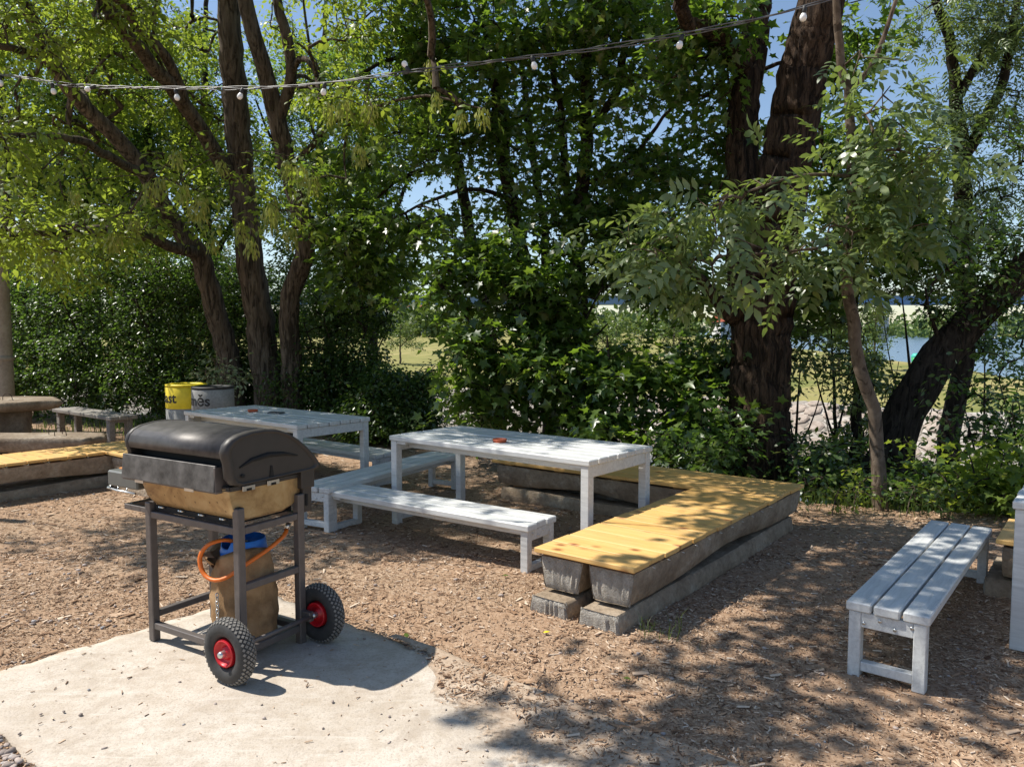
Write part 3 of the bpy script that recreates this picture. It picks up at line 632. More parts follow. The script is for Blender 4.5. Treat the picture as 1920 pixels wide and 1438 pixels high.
def rect(p, lst):
    """True where a world point falls in one of the openings (px box) seen from the terrace"""
    d = p - np.array((0, 0, EYE)); fw = d[:, 1] * math.cos(PITCH) - d[:, 2] * math.sin(PITCH); up = d[:, 1] * math.sin(PITCH) + d[:, 2] * math.cos(PITCH)
    sx = 960 + FPX * d[:, 0] / np.maximum(fw, .1); sy = 719 - FPX * up / np.maximum(fw, .1); k = np.zeros(len(p), bool)
    for (x, y, rx, ry) in lst: k |= ((sx - x) / rx) ** 2 + ((sy - y) / ry) ** 2 < 1
    return k
# places where the wood is open and light comes through
GAPS = [(595, 45, 45, 50), (500, 205, 22, 60), (790, 370, 55, 45), (1230, 250, 45, 40), (1750, 190, 55, 90), (1850, 420, 70, 60), (770, 660, 52, 48), (1150, 620, 45, 45), (1340, 600, 26, 30),
        (1530, 785, 40, 32), (1245, 770, 32, 24), (1720, 640, 60, 40), (1560, 650, 40, 40), (1300, 300, 30, 40), (1000, 480, 30, 25), (720, 130, 30, 30), (1780, 60, 40, 40), (1900, 300, 40, 90)]
gap = lambda p: rect(p, GAPS)

seedpx = [(330, 285), (415, 305), (280, 345), (345, 350), (362, 385), (250, 412), (212, 440), (398, 452), (452, 425), (300, 335), (470, 452), (540, 305), (566, 312), (588, 335), (620, 195), (645, 190), (905, 205), (866, 212), (818, 178), (692, 197), (672, 272), (808, 118), (375, 372), (140, 362), (512, 380), (545, 432), (505, 392)]
seeds = np.array([P(x, y - 12, 8.4 + 0.9 * ((i * 37) % 10) / 10) for i, (x, y) in enumerate(seedpx)])

# box elders on the left: bright compound leaves
tree('box_elder_tree', 'leaning box elder, its lowest trunk bending far left behind the barbecue, hung with seed bunches', 'tree',
     [[(432, 700, 12.6, .19), (405, 590, 12.4, .165), (375, 480, 12.2, .15), (330, 425, 12.0, .13), (255, 300, 11.4, .115), (160, 205, 10.8, .10), (85, 100, 10.2, .085), (20, -60, 9.6, .06)],
      [(372, 478, 12.2, .10), (300, 455, 11.3, .075), (215, 430, 10.4, .06), (110, 440, 9.6, .045), (10, 430, 9.0, .03)],
      [(275, 330, 11.5, .07), (215, 300, 10.8, .06), (150, 265, 10.0, .05), (60, 255, 9.2, .035), (-40, 255, 8.6, .025)],
      [(85, 105, 10.2, .06), (40, 95, 9.4, .045), (-40, 80, 8.8, .03)]],
     [(110, 330, 12.4, 190, 130, 1.0, 190), (60, 160, 12.2, 170, 120, 1.0, 190), (230, 420, 12.6, 150, 60, .9, 110), (190, 60, 12.4, 200, 90, 1.0, 190), (330, 260, 13.4, 110, 120, 0.8, 120), (60, 470, 11.2, 120, 50, .8, 80),
      (40, 60, 9.2, 130, 70, .6, 55), (60, 300, 8.8, 110, 60, .5, 40), (110, 430, 9.0, 120, 40, .5, 45), (330, 420, 11.0, 110, 40, 0.6, 40), (20, 420, 9.0, 70, 60, .5, 35),
      ('w', -5.2, 8.5, 6.6, 2.2, 1.2, 1.0, 190), ('w', -7.2, 8.6, 7.4, 2.0, 1.3, 1.2, 170), ('w', -6.4, 6.9, 6.6, 1.5, .6, .5, 120), ('w', -5.6, 6.5, 5.3, 1.1, .4, .3, 70)],  # foliage added overhead, out of view, to dapple the ground and seats
     'pin4', M['lf_elder'], M['bark_b'], 0.105, 6, 'box elders behind the tables', extra=seeds[:14], clear=gap, seeds=seeds[:14] - np.array((0, 0, .04)), pairs=1, rach=0.15, rs=1.02)
tree('box_elder_tree', 'straight dark thick box elder trunk, tallest of the clump behind the barbecue', 'tree',
     [[(508, 765, 12.4, .235), (492, 640, 12.4, .205), (468, 480, 12.3, .19), (455, 350, 12.2, .175), (440, 180, 12.0, .16), (425, 0, 11.8, .14), (415, -160, 11.6, .11)],
      [(432, 330, 12.1, .115), (390, 265, 11.6, .10), (340, 190, 11.0, .09), (260, 90, 10.2, .08), (190, 0, 9.6, .07), (120, -110, 9.0, .05)],
      [(345, 195, 11.0, .075), (325, 130, 10.7, .065), (270, 60, 10.2, .055), (215, 0, 9.8, .045), (150, -80, 9.2, .035)]],
     [(330, 100, 13.6, 130, 110, .8, 130), (230, 20, 12.0, 150, 70, .8, 110), (410, 220, 13.8, 80, 130, .6, 80), (300, 20, 9.4, 90, 40, .5, 25), ('w', -3.7, 7.5, 6.2, 1.8, .8, .8, 200), ('w', -3.9, 11, 7.4, 2.2, 1.4, 1.2, 100), ('w', -6, 8, 8.4, 2.4, 1.4, 1.0, 130)],  # the 'w' volumes are extra crown added out of view for dappled shade
     'pin4', M['lf_elder'], M['bark_b'], 0.105, 6, 'box elders behind the tables', clear=gap, ridge=0.09, sides=18, pairs=1, rach=0.15, rs=1.1)
tree('box_elder_tree', 'kinked box elder with a swollen elbow and forked upper stems', 'tree',
     [[(548, 768, 11.9, .18), (544, 640, 11.9, .16), (545, 555, 11.8, .155), (572, 480, 11.7, .155), (565, 400, 11.7, .15), (540, 310, 11.6, .145), (520, 225, 11.5, .14), (490, 120, 11.3, .12), (460, 0, 11.1, .11), (440, -120, 10.9, .09)],
      [(522, 230, 11.5, .10), (545, 150, 11.4, .085), (538, 70, 11.2, .08), (520, 0, 11.1, .07), (515, -100, 11, .05)],
      [(545, 150, 11.4, .05), (560, 112, 11.1, .045), (590, 128, 10.8, .04), (600, 190, 10.5, .03)],
      [(560, 300, 11.6, .05), (595, 262, 11.2, .045), (625, 230, 10.8, .035), (690, 205, 10.2, .025), (800, 180, 9.6, .018), (905, 205, 9.1, .012)]],
     [(620, 110, 12.8, 100, 100, 0.7, 90), (680, 210, 10.4, 100, 50, 0.6, 60), (580, 20, 12.8, 110, 60, .7, 70), (590, 340, 12.8, 70, 80, .5, 50), (660, 40, 10.4, 110, 60, .7, 60), (520, 350, 10.4, 90, 60, .4, 26), ('w', -1.7, 7.3, 5.7, 1.6, 0.8, 0.6, 170), ('w', -1.2, 9.6, 7.4, 1.8, 1.2, 1.1, 90)],  # the 'w' volumes are unseen foliage added to shade the tables
     'pin4', M['lf_elder'], M['bark_b'], 0.105, 6, 'box elders behind the tables', extra=seeds[14:], clear=gap, seeds=seeds[14:] - np.array((0, 0, .04)), sides=16, pairs=1, rach=0.15, rs=.95)

# woodland behind the hedge on the left
for i, (px, Y, top, sp, w_) in enumerate([(20, 17.0, 9.5, 1.9, .16), (170, 19.0, 10.5, 2.3, .15), (290, 17.5, 10, 2.0, .15), (395, 20.5, 11.5, 2.4, .16), (610, 19.5, 10.5, 2.1, .14), (690, 18.0, 8.5, 1.8, .12)]):
    b = P(px, 600, Y); gb = float(gz(b[0], Y))
    x = b[0]
    tree('woodland_tree', ['slim dark trunk rising beside the pale pole', 'woodland tree behind the hedge over the stone table', 'woodland tree behind the hedge, crown filling the left wood', 'woodland tree far back behind the leaning box elder', 'woodland tree behind the kinked box elder', 'small woodland tree at the open end of the hedge'][i], 'tree',
         [[('w', x, Y, gb, w_ * 1.1), ('w', x + .1, Y, 2.5, w_), ('w', x - .1, Y + .1, 5.5, w_ * .75), ('w', x + .15, Y, top - .5, w_ * .3)],
          [('w', x - .05, Y, 4.0, w_ * .5), ('w', x - .9, Y - .3, 5.6, w_ * .35), ('w', x - 1.5, Y - .4, 7.2, w_ * .15)],
          [('w', x, Y, 3.2, w_ * .5), ('w', x + .9, Y - .3, 4.8, w_ * .35), ('w', x + 1.4, Y, 6.6, w_ * .15)]],
         [('w', x, Y - .2, 7.4, sp, 1.5, 2.2, 330), ('w', x - .5, Y - .3, 4.6, sp * .9, 1.3, 1.5, 260), ('w', x + .7, Y, 5.6, sp * .8, 1.3, 1.4, 190), ('w', x, Y, 2.8, sp, 1.2, 1.1, 200)],
         'small', M['lf_back'], M['bark_d'], 0.10, 24, 'trees in the wood behind the hedge', clear=gap, spread=0.42, sides=10)

# the dark hedge of shrubs
for i, (px, Y, hw, top, lab) in enumerate([(60, 14.6, 1.5, 2.5, 'dark leafy shrub behind the rough stone table'), (215, 14.2, 1.5, 2.9, 'dark leafy shrub between the stone table and the bins'), (345, 13.9, 1.3, 2.7, 'dark leafy shrub behind the yellow topped bin'),
                                           (470, 13.6, 1.2, 2.2, 'dark leafy shrub behind the thick straight trunk'), (640, 12.6, 1.05, 2.2, 'dark leafy shrub right of the kinked box elder'), (735, 11.6, .8, .95, 'low dark shrub at the open view of the lawn')]):
    c = P(px, 618, Y); x = c[0]; gb = float(gz(x, Y))
    limbs = [[('w', x, Y, gb, .05), ('w', x + .05, Y, gb + top * .4, .035), ('w', x - .1, Y, gb + top * .85, .012)]]
    for k in range(5):
        a = 2 * math.pi * k / 5 + .4; limbs.append([('w', x, Y, gb + .1, .03), ('w', x + hw * .4 * math.cos(a), Y + .5 * math.sin(a), gb + top * .45, .02), ('w', x + hw * .8 * math.cos(a), Y + .8 * math.sin(a), gb + top * .8, .008)])
    tree('hedge_shrub', lab, 'shrub', limbs, [('w', x, Y - .1, gb + top * .55, hw, .9, top * .48, 600), ('w', x, Y - .6, gb + top * .28, hw * 1.05, .6, top * .3, 420), ('w', x + .2 * hw, Y, gb + top * .95, hw * .8, .7, top * .3, 260)],
         'small', M['lf_hedge'], M['bark_d'], 0.07, 18, 'shrubs of the hedge', clear=gap, spread=0.26, ridge=0, sides=6, clump=0)
c = P(412, 690, 11.4); x = c[0]
tree('pale_leaved_shrub', 'small sunlit shrub with pale variegated leaves behind the bins', 'shrub', [[('w', x + .1, 11.4, 0, .02), ('w', x, 11.4, .6, .014), ('w', x - .05, 11.35, 1.15, .006)]],
     [('w', x + .08, 11.3, .85, .26, .25, .36, 46), ('w', x - .1, 11.3, 1.12, .16, .16, .16, 16)], 'oval', M['lf_pale'], M['bark_l'], 0.085, 7, spread=0.13, sides=6, ridge=0)

# maples in the middle: many dark stems, broad lobed leaves
tree('maple_tree', 'dark maple with two stems forking high, rising beside the open river view', 'tree',
     [[(1092, 790, 10.6, .13), (1090, 640, 10.6, .115), (1084, 480, 10.6, .105), (1092, 340, 10.6, .095), (1100, 235, 10.5, .085), (1098, 100, 10.4, .07), (1110, -60, 10.3, .05)],
      [(1100, 245, 10.5, .06), (1145, 195, 10.4, .055), (1168, 120, 10.2, .05), (1180, -20, 10, .035)], [(1080, 470, 10.6, .06), (1062, 330, 10.7, .055), (1055, 215, 10.8, .05), (1035, 120, 10.8, .04), (1020, -30, 10.8, .03)],
      [(1090, 350, 10.5, .035), (1180, 300, 10.0, .03), (1245, 220, 9.6, .02), (1290, 170, 9.4, .012)], [(1090, 420, 10.5, .035), (1180, 420, 10.2, .025), (1250, 470, 9.8, .015)]],
     [(1140, 110, 10.2, 130, 110, 1.1, 150), (1190, 320, 10.2, 100, 90, .9, 170), (1130, 440, 10.4, 120, 70, .9, 110), (1210, 490, 9.9, 80, 70, .7, 100), (1290, 560, 9.8, 60, 45, .6, 55), (1060, 250, 10.8, 90, 120, .9, 60), (1150, 20, 9.6, 150, 50, 1.1, 100), ('w', 1.2, 9.6, 6.8, 2.2, 1.6, 1.2, 130)],
     'maple', M['lf_maple'], M['bark_d'], 0.125, 10, 'maples in the middle of the wood', clear=gap, spread=0.34)
tree('maple_tree', 'dark maple with leaning twin stems behind the table with the single red dish', 'tree',
     [[(1030, 780, 11.4, .13), (1012, 640, 11.4, .115), (978, 470, 11.4, .105), (958, 370, 11.4, .10), (938, 230, 11.4, .09), (918, 110, 11.3, .08), (900, -50, 11.2, .06)],
      [(1012, 640, 11.4, .07), (1022, 450, 11.5, .06), (1005, 340, 11.6, .055), (985, 180, 11.6, .045), (965, 20, 11.6, .03)],
      [(955, 370, 11.4, .035), (880, 355, 11.0, .03), (800, 380, 10.6, .02), (720, 420, 10.3, .012)], [(940, 260, 11.4, .035), (860, 270, 11.1, .025), (760, 300, 10.8, .015)]],
     [(900, 60, 11.0, 150, 90, 1.2, 140), (950, 200, 11.2, 130, 80, 1.0, 85), (860, 290, 10.9, 110, 60, .9, 90), (990, 380, 11.2, 110, 80, .9, 70), (790, 420, 10.5, 100, 45, .8, 80), (1000, 60, 10.2, 120, 70, 1.0, 110), ('w', -.4, 10, 7.0, 2.0, 1.5, 1.2, 120)],
     'maple', M['lf_maple'], M['bark_d'], 0.12, 10, 'maples in the middle of the wood', clear=gap, spread=0.34)
tree('maple_tree', 'thin leaning maple stem nearest the box elders with long level side boughs', 'tree',
     [[(935, 770, 12.2, .11), (910, 560, 12.2, .10), (885, 455, 12.2, .095), (862, 330, 12.2, .085), (838, 225, 12.2, .08), (806, 100, 12.1, .07), (788, -60, 12.0, .05)],
      [(858, 305, 12.2, .035), (760, 330, 11.8, .03), (690, 385, 11.5, .02), (640, 420, 11.3, .012)], [(815, 130, 12.1, .03), (740, 110, 11.6, .03), (660, 150, 11.2, .02)], [(845, 260, 12.2, .03), (740, 250, 11.8, .02), (680, 300, 11.5, .012)]],
     [(780, 60, 11.6, 110, 80, 1.0, 110), (740, 190, 11.6, 90, 80, .9, 75), (690, 330, 11.5, 90, 70, .9, 85), (830, 160, 11.8, 80, 80, .9, 90), (660, 440, 11.4, 90, 60, .9, 110), (700, 530, 11.6, 110, 50, .9, 110), ('w', -1.8, 11, 7.2, 1.8, 1.4, 1.2, 100)],
     'maple', M['lf_maple'], M['bark_d'], 0.12, 10, 'maples in the middle of the wood', clear=gap, spread=0.34)
# young maple bushes that hang down to the tables
for (px, Y, tp, hw, lab, bl) in [(985, 9.7, 2.9, 1.1, 'broad maple bush with large dull leaves hanging behind the red dish table', [(960, 560, 9.5, 170, 90, .7, 150), (930, 680, 9.3, 150, 80, .6, 130), (1040, 640, 9.4, 150, 110, .6, 140), (900, 480, 9.8, 120, 60, .7, 80), (1060, 500, 9.7, 110, 70, .7, 80), (960, 770, 9.2, 180, 45, .5, 100)]),
                                 (1150, 9.0, 1.7, .9, 'maple bush between the tables and the thickest trunk', [(1190, 740, 8.9, 110, 60, .5, 100), (1290, 800, 8.6, 90, 50, .5, 70), (1150, 690, 9.2, 70, 60, .5, 60), (1110, 790, 8.9, 120, 35, .4, 70), (1290, 700, 9.0, 70, 40, .4, 50)])]:
    x = P(px, 618, Y)[0]; gb = float(gz(x, Y))
    tree('maple_bush', lab, 'bush', [[('w', x, Y, gb, .045), ('w', x, Y - .1, gb + tp * .5, .03), ('w', x - .1, Y - .2, gb + tp * .95, .01)], [('w', x, Y, gb + .1, .03), ('w', x - .5, Y - .2, gb + tp * .5, .02), ('w', x - 1.0, Y - .3, gb + tp * .75, .01)], [('w', x, Y, gb + .1, .03), ('w', x + .5, Y - .2, gb + tp * .4, .02), ('w', x + 1.0, Y - .3, gb + tp * .6, .01)]],
         bl, 'maple', M['lf_maple'], M['bark_d'], 0.125, 11, clear=gap, spread=0.24, ridge=0, sides=6)

# the thickest trunk, right of the middle, with a second stem
tree('old_poplar_tree', 'very thick fissured double trunk standing behind the corner of the pine seat', 'tree',
     [[(1412, 905, 8.6, .44), (1418, 850, 8.6, .36), (1424, 720, 8.6, .31), (1430, 580, 8.6, .295), (1442, 470, 8.6, .275), (1468, 330, 8.5, .255), (1500, 170, 8.4, .24), (1542, 0, 8.2, .22), (1580, -150, 8.0, .18), ('w', 3.5, 7.8, 8.2, .13)],
      [(1405, 600, 8.8, .22), (1396, 480, 8.95, .195), (1390, 330, 9.1, .18), (1396, 190, 9.2, .17), (1415, 70, 9.3, .155), (1430, -80, 9.4, .12)],
      [(1385, 605, 8.6, .085), (1340, 560, 8.3, .07), (1310, 520, 8.0, .045), (1260, 480, 7.7, .025)],
      [(1398, 140, 9.2, .10), (1340, 60, 8.5, .085), (1280, 20, 7.8, .065), ('w', 1.2, 6.4, 5.6, .05), ('w', -.4, 5.0, 5.9, .035), ('w', -1.6, 4.3, 5.9, .02)],  # long bough reaching overhead, added to carry the dappling leaves
      [('w', 3.2, 8.0, 6.2, .09), ('w', 2.2, 6.8, 7.2, .06), ('w', .6, 5.4, 7.6, .03)]],
     [(1330, 60, 8.8, 110, 70, .8, 90), (1350, 250, 10.0, 70, 110, .4, 75), (1290, 300, 9.6, 70, 100, .6, 95), (1250, 120, 9.0, 90, 70, .8, 70), (1610, 100, 9.6, 80, 90, .5, 80), (1580, 260, 9.8, 70, 80, .4, 60), (1650, 400, 10.2, 80, 80, .5, 80),
      ('w', -1.55, 4.35, 5.5, 1.15, .75, .3, 125), ('w', -3.0, 3.8, 5.5, .5, .3, .25, 40), ('w', -.9, 6.1, 5.5, 1.4, .9, .4, 115), ('w', -2.2, 5.9, 5.9, .8, .4, .3, 40), ('w', .2, 5.3, 5.8, .9, .6, .3, 60), ('w', 2.4, 8.4, 7.8, 2.2, 1.2, 1.0, 70), ('w', -2.0, 5.0, 6.6, .8, .35, .4, 20)],  # leaf clumps added out of view overhead to dapple the foreground
     'maple', M['lf_maple'], M['bark_r'], 0.115, 11, clear=gap, sides=72, ridge=0.085, spread=0.32)
# the sinuous young ash and its drooping compound leaves
tree('young_ash_tree', 'slim sinuous grey-brown ash stem in front of the leaning trunk', 'tree',
     [[(1650, 962, 7.1, .085), (1646, 850, 7.1, .075), (1640, 770, 7.1, .07), (1610, 690, 7.05, .068), (1600, 600, 7.05, .065), (1588, 540, 7.0, .062), (1590, 430, 7.0, .058), (1600, 300, 6.9, .052), (1585, 170, 6.9, .045), (1570, 40, 6.8, .04), (1560, -120, 6.7, .03)],
      [(1590, 180, 6.9, .03), (1640, 110, 6.8, .026), (1680, 0, 6.7, .02)], [(1597, 330, 6.9, .02), (1500, 330, 6.5, .016), (1400, 360, 6.3, .01)], [(1590, 450, 7.0, .018), (1500, 470, 6.6, .014), (1350, 480, 6.4, .008)],
      [(1600, 290, 6.9, .02), (1680, 280, 6.6, .015), (1730, 300, 6.5, .008)]],
     [(1650, 290, 6.7, 100, 40, .5, 26), (1590, 380, 6.6, 100, 40, .5, 22), (1490, 340, 6.4, 70, 25, .4, 5), (1370, 400, 6.3, 100, 35, .4, 15), (1300, 440, 6.3, 110, 35, .4, 22), (1225, 465, 6.4, 60, 25, .3, 9), (1340, 510, 6.4, 60, 25, .3, 9), (1570, 470, 6.6, 100, 28, .4, 15), (1660, 420, 6.6, 70, 35, .3, 14),
      (1690, 220, 6.6, 50, 60, .4, 14), (1620, 170, 6.7, 60, 50, .4, 12), (1720, 340, 6.6, 35, 40, .3, 10)],
     'pinn', M['lf_ash'], M['bark_l'], 0.125, 3, clear=lambda p: rect(p, [g_ for g_ in GAPS if g_[0] > 1700 or g_[1] > 560]), pairs=4, rach=0.33, clump=4, csize=.8, spread=0.24, ridge=0.03, sides=14, rs=.84)
tree('ivy_clad_tree', 'dark trunk leaning hard to the right with ivy on its upper side', 'tree',
     [[(1640, 930, 9.0, .24), (1668, 850, 9.0, .205), (1715, 740, 8.95, .19), (1775, 650, 8.9, .18), (1830, 590, 8.8, .165), (1890, 535, 8.7, .155), (1960, 470, 8.5, .14), (2060, 360, 8.3, .11), (2130, 200, 8.2, .08)],
      [(1770, 655, 8.9, .03), (1745, 600, 8.8, .02), (1735, 540, 8.7, .01)]],
     [(1870, 500, 8.5, 60, 40, .25, 55), (1800, 570, 8.6, 55, 30, .2, 40), (1900, 440, 8.5, 60, 60, .3, 45), (2000, 250, 8.2, 90, 110, .6, 70), (1905, 560, 8.5, 40, 40, .2, 25)],
     'oval', M['lf_hedge'], M['bark_d'], 0.085, 9, sides=20, ridge=0.10, spread=0.16, rs=1.12)
tree('tall_ash_tree', 'slender ash forking against the open sky at the right', 'tree',
     [[(1770, 905, 10.4, .15), (1790, 760, 10.4, .13), (1812, 620, 10.4, .12), (1808, 480, 10.4, .115), (1803, 340, 10.4, .11), (1800, 260, 10.4, .10), (1790, 170, 10.3, .075), (1782, 90, 10.2, .065), (1745, -40, 10.0, .045)],
      [(1803, 300, 10.4, .075), (1840, 235, 10.3, .07), (1870, 175, 10.2, .06), (1890, 110, 10.1, .055), (1905, 20, 10.0, .045), (1915, -80, 9.9, .03)],
      [(1795, 185, 10.3, .06), (1820, 140, 10.2, .055), (1850, 90, 10.1, .04), (1880, 20, 10.0, .025)], [(1790, 430, 10.4, .03), (1750, 370, 10.2, .02), (1735, 330, 10.1, .01)]],
     [(1860, 50, 10.0, 90, 70, .7, 100), (1760, 30, 9.9, 60, 50, .5, 45), (1890, 180, 10.0, 60, 60, .5, 50), (1830, 210, 10.0, 50, 60, .4, 30), (1860, 330, 10.2, 60, 50, .5, 50), (1740, 330, 10.1, 50, 60, .4, 45), (1860, 440, 10.3, 60, 50, .4, 60), (1740, 450, 10.3, 60, 50, .4, 60), ('w', 6.4, 9.8, 7.0, 1.6, 1.2, .9, 80)],
     'pin2', M['lf_ash'], M['bark_d'], 0.085, 5, pairs=4, rach=0.24, spread=0.28)
tree('riverside_tree', 'thin dark stem standing behind the sinuous ash', 'tree',
     [[(1608, 880, 9.8, .075), (1606, 700, 9.8, .065), (1600, 560, 9.8, .06), (1610, 420, 9.8, .05), (1620, 250, 9.8, .03)], [(1602, 560, 9.8, .03), (1540, 490, 9.6, .02), (1500, 450, 9.5, .01)], [(1603, 540, 9.8, .03), (1670, 480, 9.6, .02), (1710, 440, 9.5, .01)]],
     [(1540, 520, 9.6, 80, 60, .6, 80), (1660, 470, 9.6, 90, 60, .6, 80), (1700, 380, 9.8, 70, 60, .6, 50), (1600, 400, 9.8, 90, 70, .6, 70), (1500, 600, 9.8, 50, 50, .5, 40)],
     'maple', M['lf_maple'], M['bark_d'], 0.11, 10, clear=gap, spread=0.3)
# undergrowth on the bank at the right
for i, (px, py, Y, rx, rz, n, lab) in enumerate([(1330, 830, 8.0, 75, 50, 90, 'dark undergrowth bush left of the thickest trunk'), (1545, 890, 7.9, 80, 70, 130, 'undergrowth bush between the thickest trunk and the sinuous ash'), (1745, 925, 7.5, 80, 50, 110, 'undergrowth bush at the foot of the leaning trunk'),
                                            (1890, 790, 7.8, 70, 110, 150, 'leafy elder bush beside the leaning trunk'), (1880, 900, 6.9, 80, 60, 110, 'bright maple seedling bush behind the lone bench'), (1500, 690, 9.6, 55, 70, 90, 'light green bush on the bank right of the thickest trunk'), (1560, 820, 9.8, 60, 50, 90, 'twiggy bush between the thickest trunk and the leaning one'), (1330, 690, 9.2, 60, 90, 120, 'tall leafy bush left of the thickest trunk'), (1560, 570, 10.2, 70, 80, 110, 'leafy sapling behind the thickest trunk on its right side'), (1850, 640, 10.8, 90, 70, 170, 'bush behind the upper leaning trunk against the water'), (1630, 700, 9.4, 55, 75, 100, 'bush hiding the stone bank behind the sinuous ash'), (1700, 530, 10.0, 70, 40, 70, 'light sapling crown between sinuous ash and tall ash')]):
    c = P(px, py, Y); gb = float(gz(c[0], Y)); hw = rx * Y / FPX; hz = rz * Y / FPX
    bd = .22 * math.sin(i * 2.3 + 1); zm = gb + (c[2] - gb) * .45; rr = .014 + .006 * max(0, c[2] - gb)
    limbs = [[('w', c[0] - bd, Y, gb, rr * 1.2), ('w', c[0] - .2 * bd, Y, gb + (c[2] - gb) * .2, rr), ('w', c[0] + bd, Y + .05, zm, rr * .8), ('w', c[0] - .5 * bd, Y, c[2] + hz * .7, .005)]]
    for s in (-1, 1): limbs.append([('w', c[0] + bd, Y + .05, zm, rr * .6), ('w', c[0] + s * hw * .45, Y - .1, (zm + c[2]) / 2, .008), ('w', c[0] + s * hw * .85, Y - .1, c[2] + hz * .3, .004)])
    tree('undergrowth_bush', lab, 'bush', limbs, [(px, py, Y, rx, rz, .5, n), ('w', c[0], Y, (gb + c[2]) / 2, hw * .9, .45, (c[2] - gb) / 2 + .1, n // 2)], 'maple' if i in (0, 4, 7, 8, 11) else 'oval', M['lf_elder'] if i in (4, 6) else (M['lf_ash'] if i in (5, 8, 10, 11) else M['lf_hedge']), M['bark_d'], 0.085, 10,
         'bushes of the undergrowth along the bank', clear=lambda p: rect(p, [(1530, 785, 55, 45), (1720, 640, 90, 55), (1240, 770, 40, 30)]), spread=0.2, ridge=0, sides=6)
print('trees', round(time.time() - T0, 1), 'tris', NTRI[0])

# ------------------------------------------------------------------ tables and benches (pale painted wood)
ANG = R(-38.5)                                   # the seating is laid out square to this direction
UX = Vector((math.cos(ANG), math.sin(ANG), 0)); UY = Vector((-math.sin(ANG), math.cos(ANG), 0))
def slat_mesh(L, W, T, name='slat'): return MB().box((0, 0, 0), (L, W, T), 0.006).mesh(name, M['paint'])
BOLT = MB().lathe([(0, 0.004), (0.007, 0.004), (0.009, 0.0), (0.009, -0.004)], 10, axis='x').mesh('bolt', M['steel'])
def make_table(L=2.02, W=0.88, H=0.77):
    t = empty('picnic_table'); n = 7; gap_ = 0.013; sw = (W - gap_ * (n - 1)) / n; th = 0.042; me = slat_mesh(L, sw, th)
    for i in range(n): o = link('slat', me, t, (0.004 * math.sin(i * 2.3), -W / 2 + sw / 2 + i * (sw + gap_), H - th / 2 + 0.0015 * math.sin(i * 1.9)))
    leg = MB().box((0, 0, (H - th) / 2), (0.066, 0.066, H - th), 0.004).mesh('leg', M['paint'])
    ap = MB().box((0, 0, 0), (0.04, W - 0.15, 0.085), 0.004).mesh('apron', M['paint']); st = MB().box((0, 0, 0), (0.042, W - 0.15, 0.055), 0.004).mesh('stretcher', M['paint'])
    rail = MB().box((0, 0, 0), (L - 0.16, 0.03, 0.07), 0.003).mesh('rail', M['paint']); lug = MB().box((0, 0, 0), (0.10, 0.05, 0.024), 0.002).mesh('lug', M['paint'])
    for sx in (-1, 1):
        for sy in (-1, 1):
            link('leg', leg, t, (sx * (L / 2 - 0.045), sy * (W / 2 - 0.042), 0)); link('lug', lug, t, (sx * (L / 2 - 0.128), sy * (W / 2 - 0.045), H - th - 0.0122))
        link('apron', ap, t, (sx * (L / 2 - 0.04), 0, H - th - 0.044)); link('stretcher', st, t, (sx * (L / 2 - 0.045), 0, 0.075))
    for sy in (-1, 1): link('rail', rail, t, (0, sy * (W / 2 - 0.17), H - th - 0.036))
    return t
def make_bench(L=2.0, W=0.36, H=0.365):
    t = empty('bench'); n = 3; gap_ = 0.012; sw = (W - gap_ * 2) / n; th = 0.045; me = slat_mesh(L, sw, th)
    for i in range(n): link('slat', me, t, (0.005 * math.sin(i * 3.1 + 1), -W / 2 + sw / 2 + i * (sw + gap_), H - th / 2 + (0.002 if i == 1 else 0)))
    leg = MB().box((0, 0, (H - th) / 2), (0.06, 0.055, H - th), 0.004).mesh('leg', M['paint'])
    ap = MB().box((0, 0, 0), (0.04, W - 0.135, 0.072), 0.003).mesh('apron', M['paint']); st = MB().box((0, 0, 0), (0.045, W - 0.135, 0.045), 0.003).mesh('stretcher', M['paint'])
    rail = MB().box((0, 0, 0), (L - 0.15, 0.03, 0.055), 0.003).mesh('rail', M['paint']); lug = MB().box((0, 0, 0), (0.09, 0.045, 0.02), 0.002).mesh('lug', M['paint'])
    for sx in (-1, 1):
        for sy in (-1, 1):
            link('leg', leg, t, (sx * (L / 2 - 0.04), sy * (W / 2 - 0.04), 0)); link('lug', lug, t, (sx * (L / 2 - 0.116), sy * (W / 2 - 0.04), H - th - 0.0102))
        link('apron', ap, t, (sx * (L / 2 - 0.033), 0, H - th - 0.037)); link('stretcher', st, t, (sx * (L / 2 - 0.04), 0, 0.055))
        for k, (y, z) in enumerate(((-.105, .012), (-.035, -.014), (.03, .012), (.1, -.014))): link('bolt', BOLT, t, (sx * (L / 2 - 0.0115), y, H - th - 0.037 + z), (0, 0, 0 if sx > 0 else math.pi))
    for sy in (-1, 1): link('rail', rail, t, (0, sy * 0.07, H - th - 0.0285))
    return t
def place(o, x, y, a, label, cat, group):
    o.location = (x, y, float(gz(x, y)) - 0.004); o.rotation_euler = (0, 0, R(a)); tag(o, label, cat, group); return o
tab = make_table()
place(tab, 0.02, 6.17, -39.0, 'pale painted slatted table carrying one terracotta dish alone', 'table', 'pale slatted tables'); T2 = tab
T1 = place(copy_tree(tab), -2.50, 8.02, -38.5, 'pale slatted table with a red dish and dark tray, beside the bins', 'table', 'pale slatted tables')
T3 = place(copy_tree(tab), 3.60, 3.56, -38.5, 'pale painted table beside the lone bench, mostly hidden', 'table', 'pale slatted tables')
ben = make_bench()
place(ben, -0.61, 5.79, -35.0, 'pale slatted bench along the open side of the table with one dish', 'bench', 'pale slatted benches')
place(copy_tree(ben), -1.17, 7.10, 62.0, 'pale slatted bench standing crosswise between the two laid tables', 'bench', 'pale slatted benches')
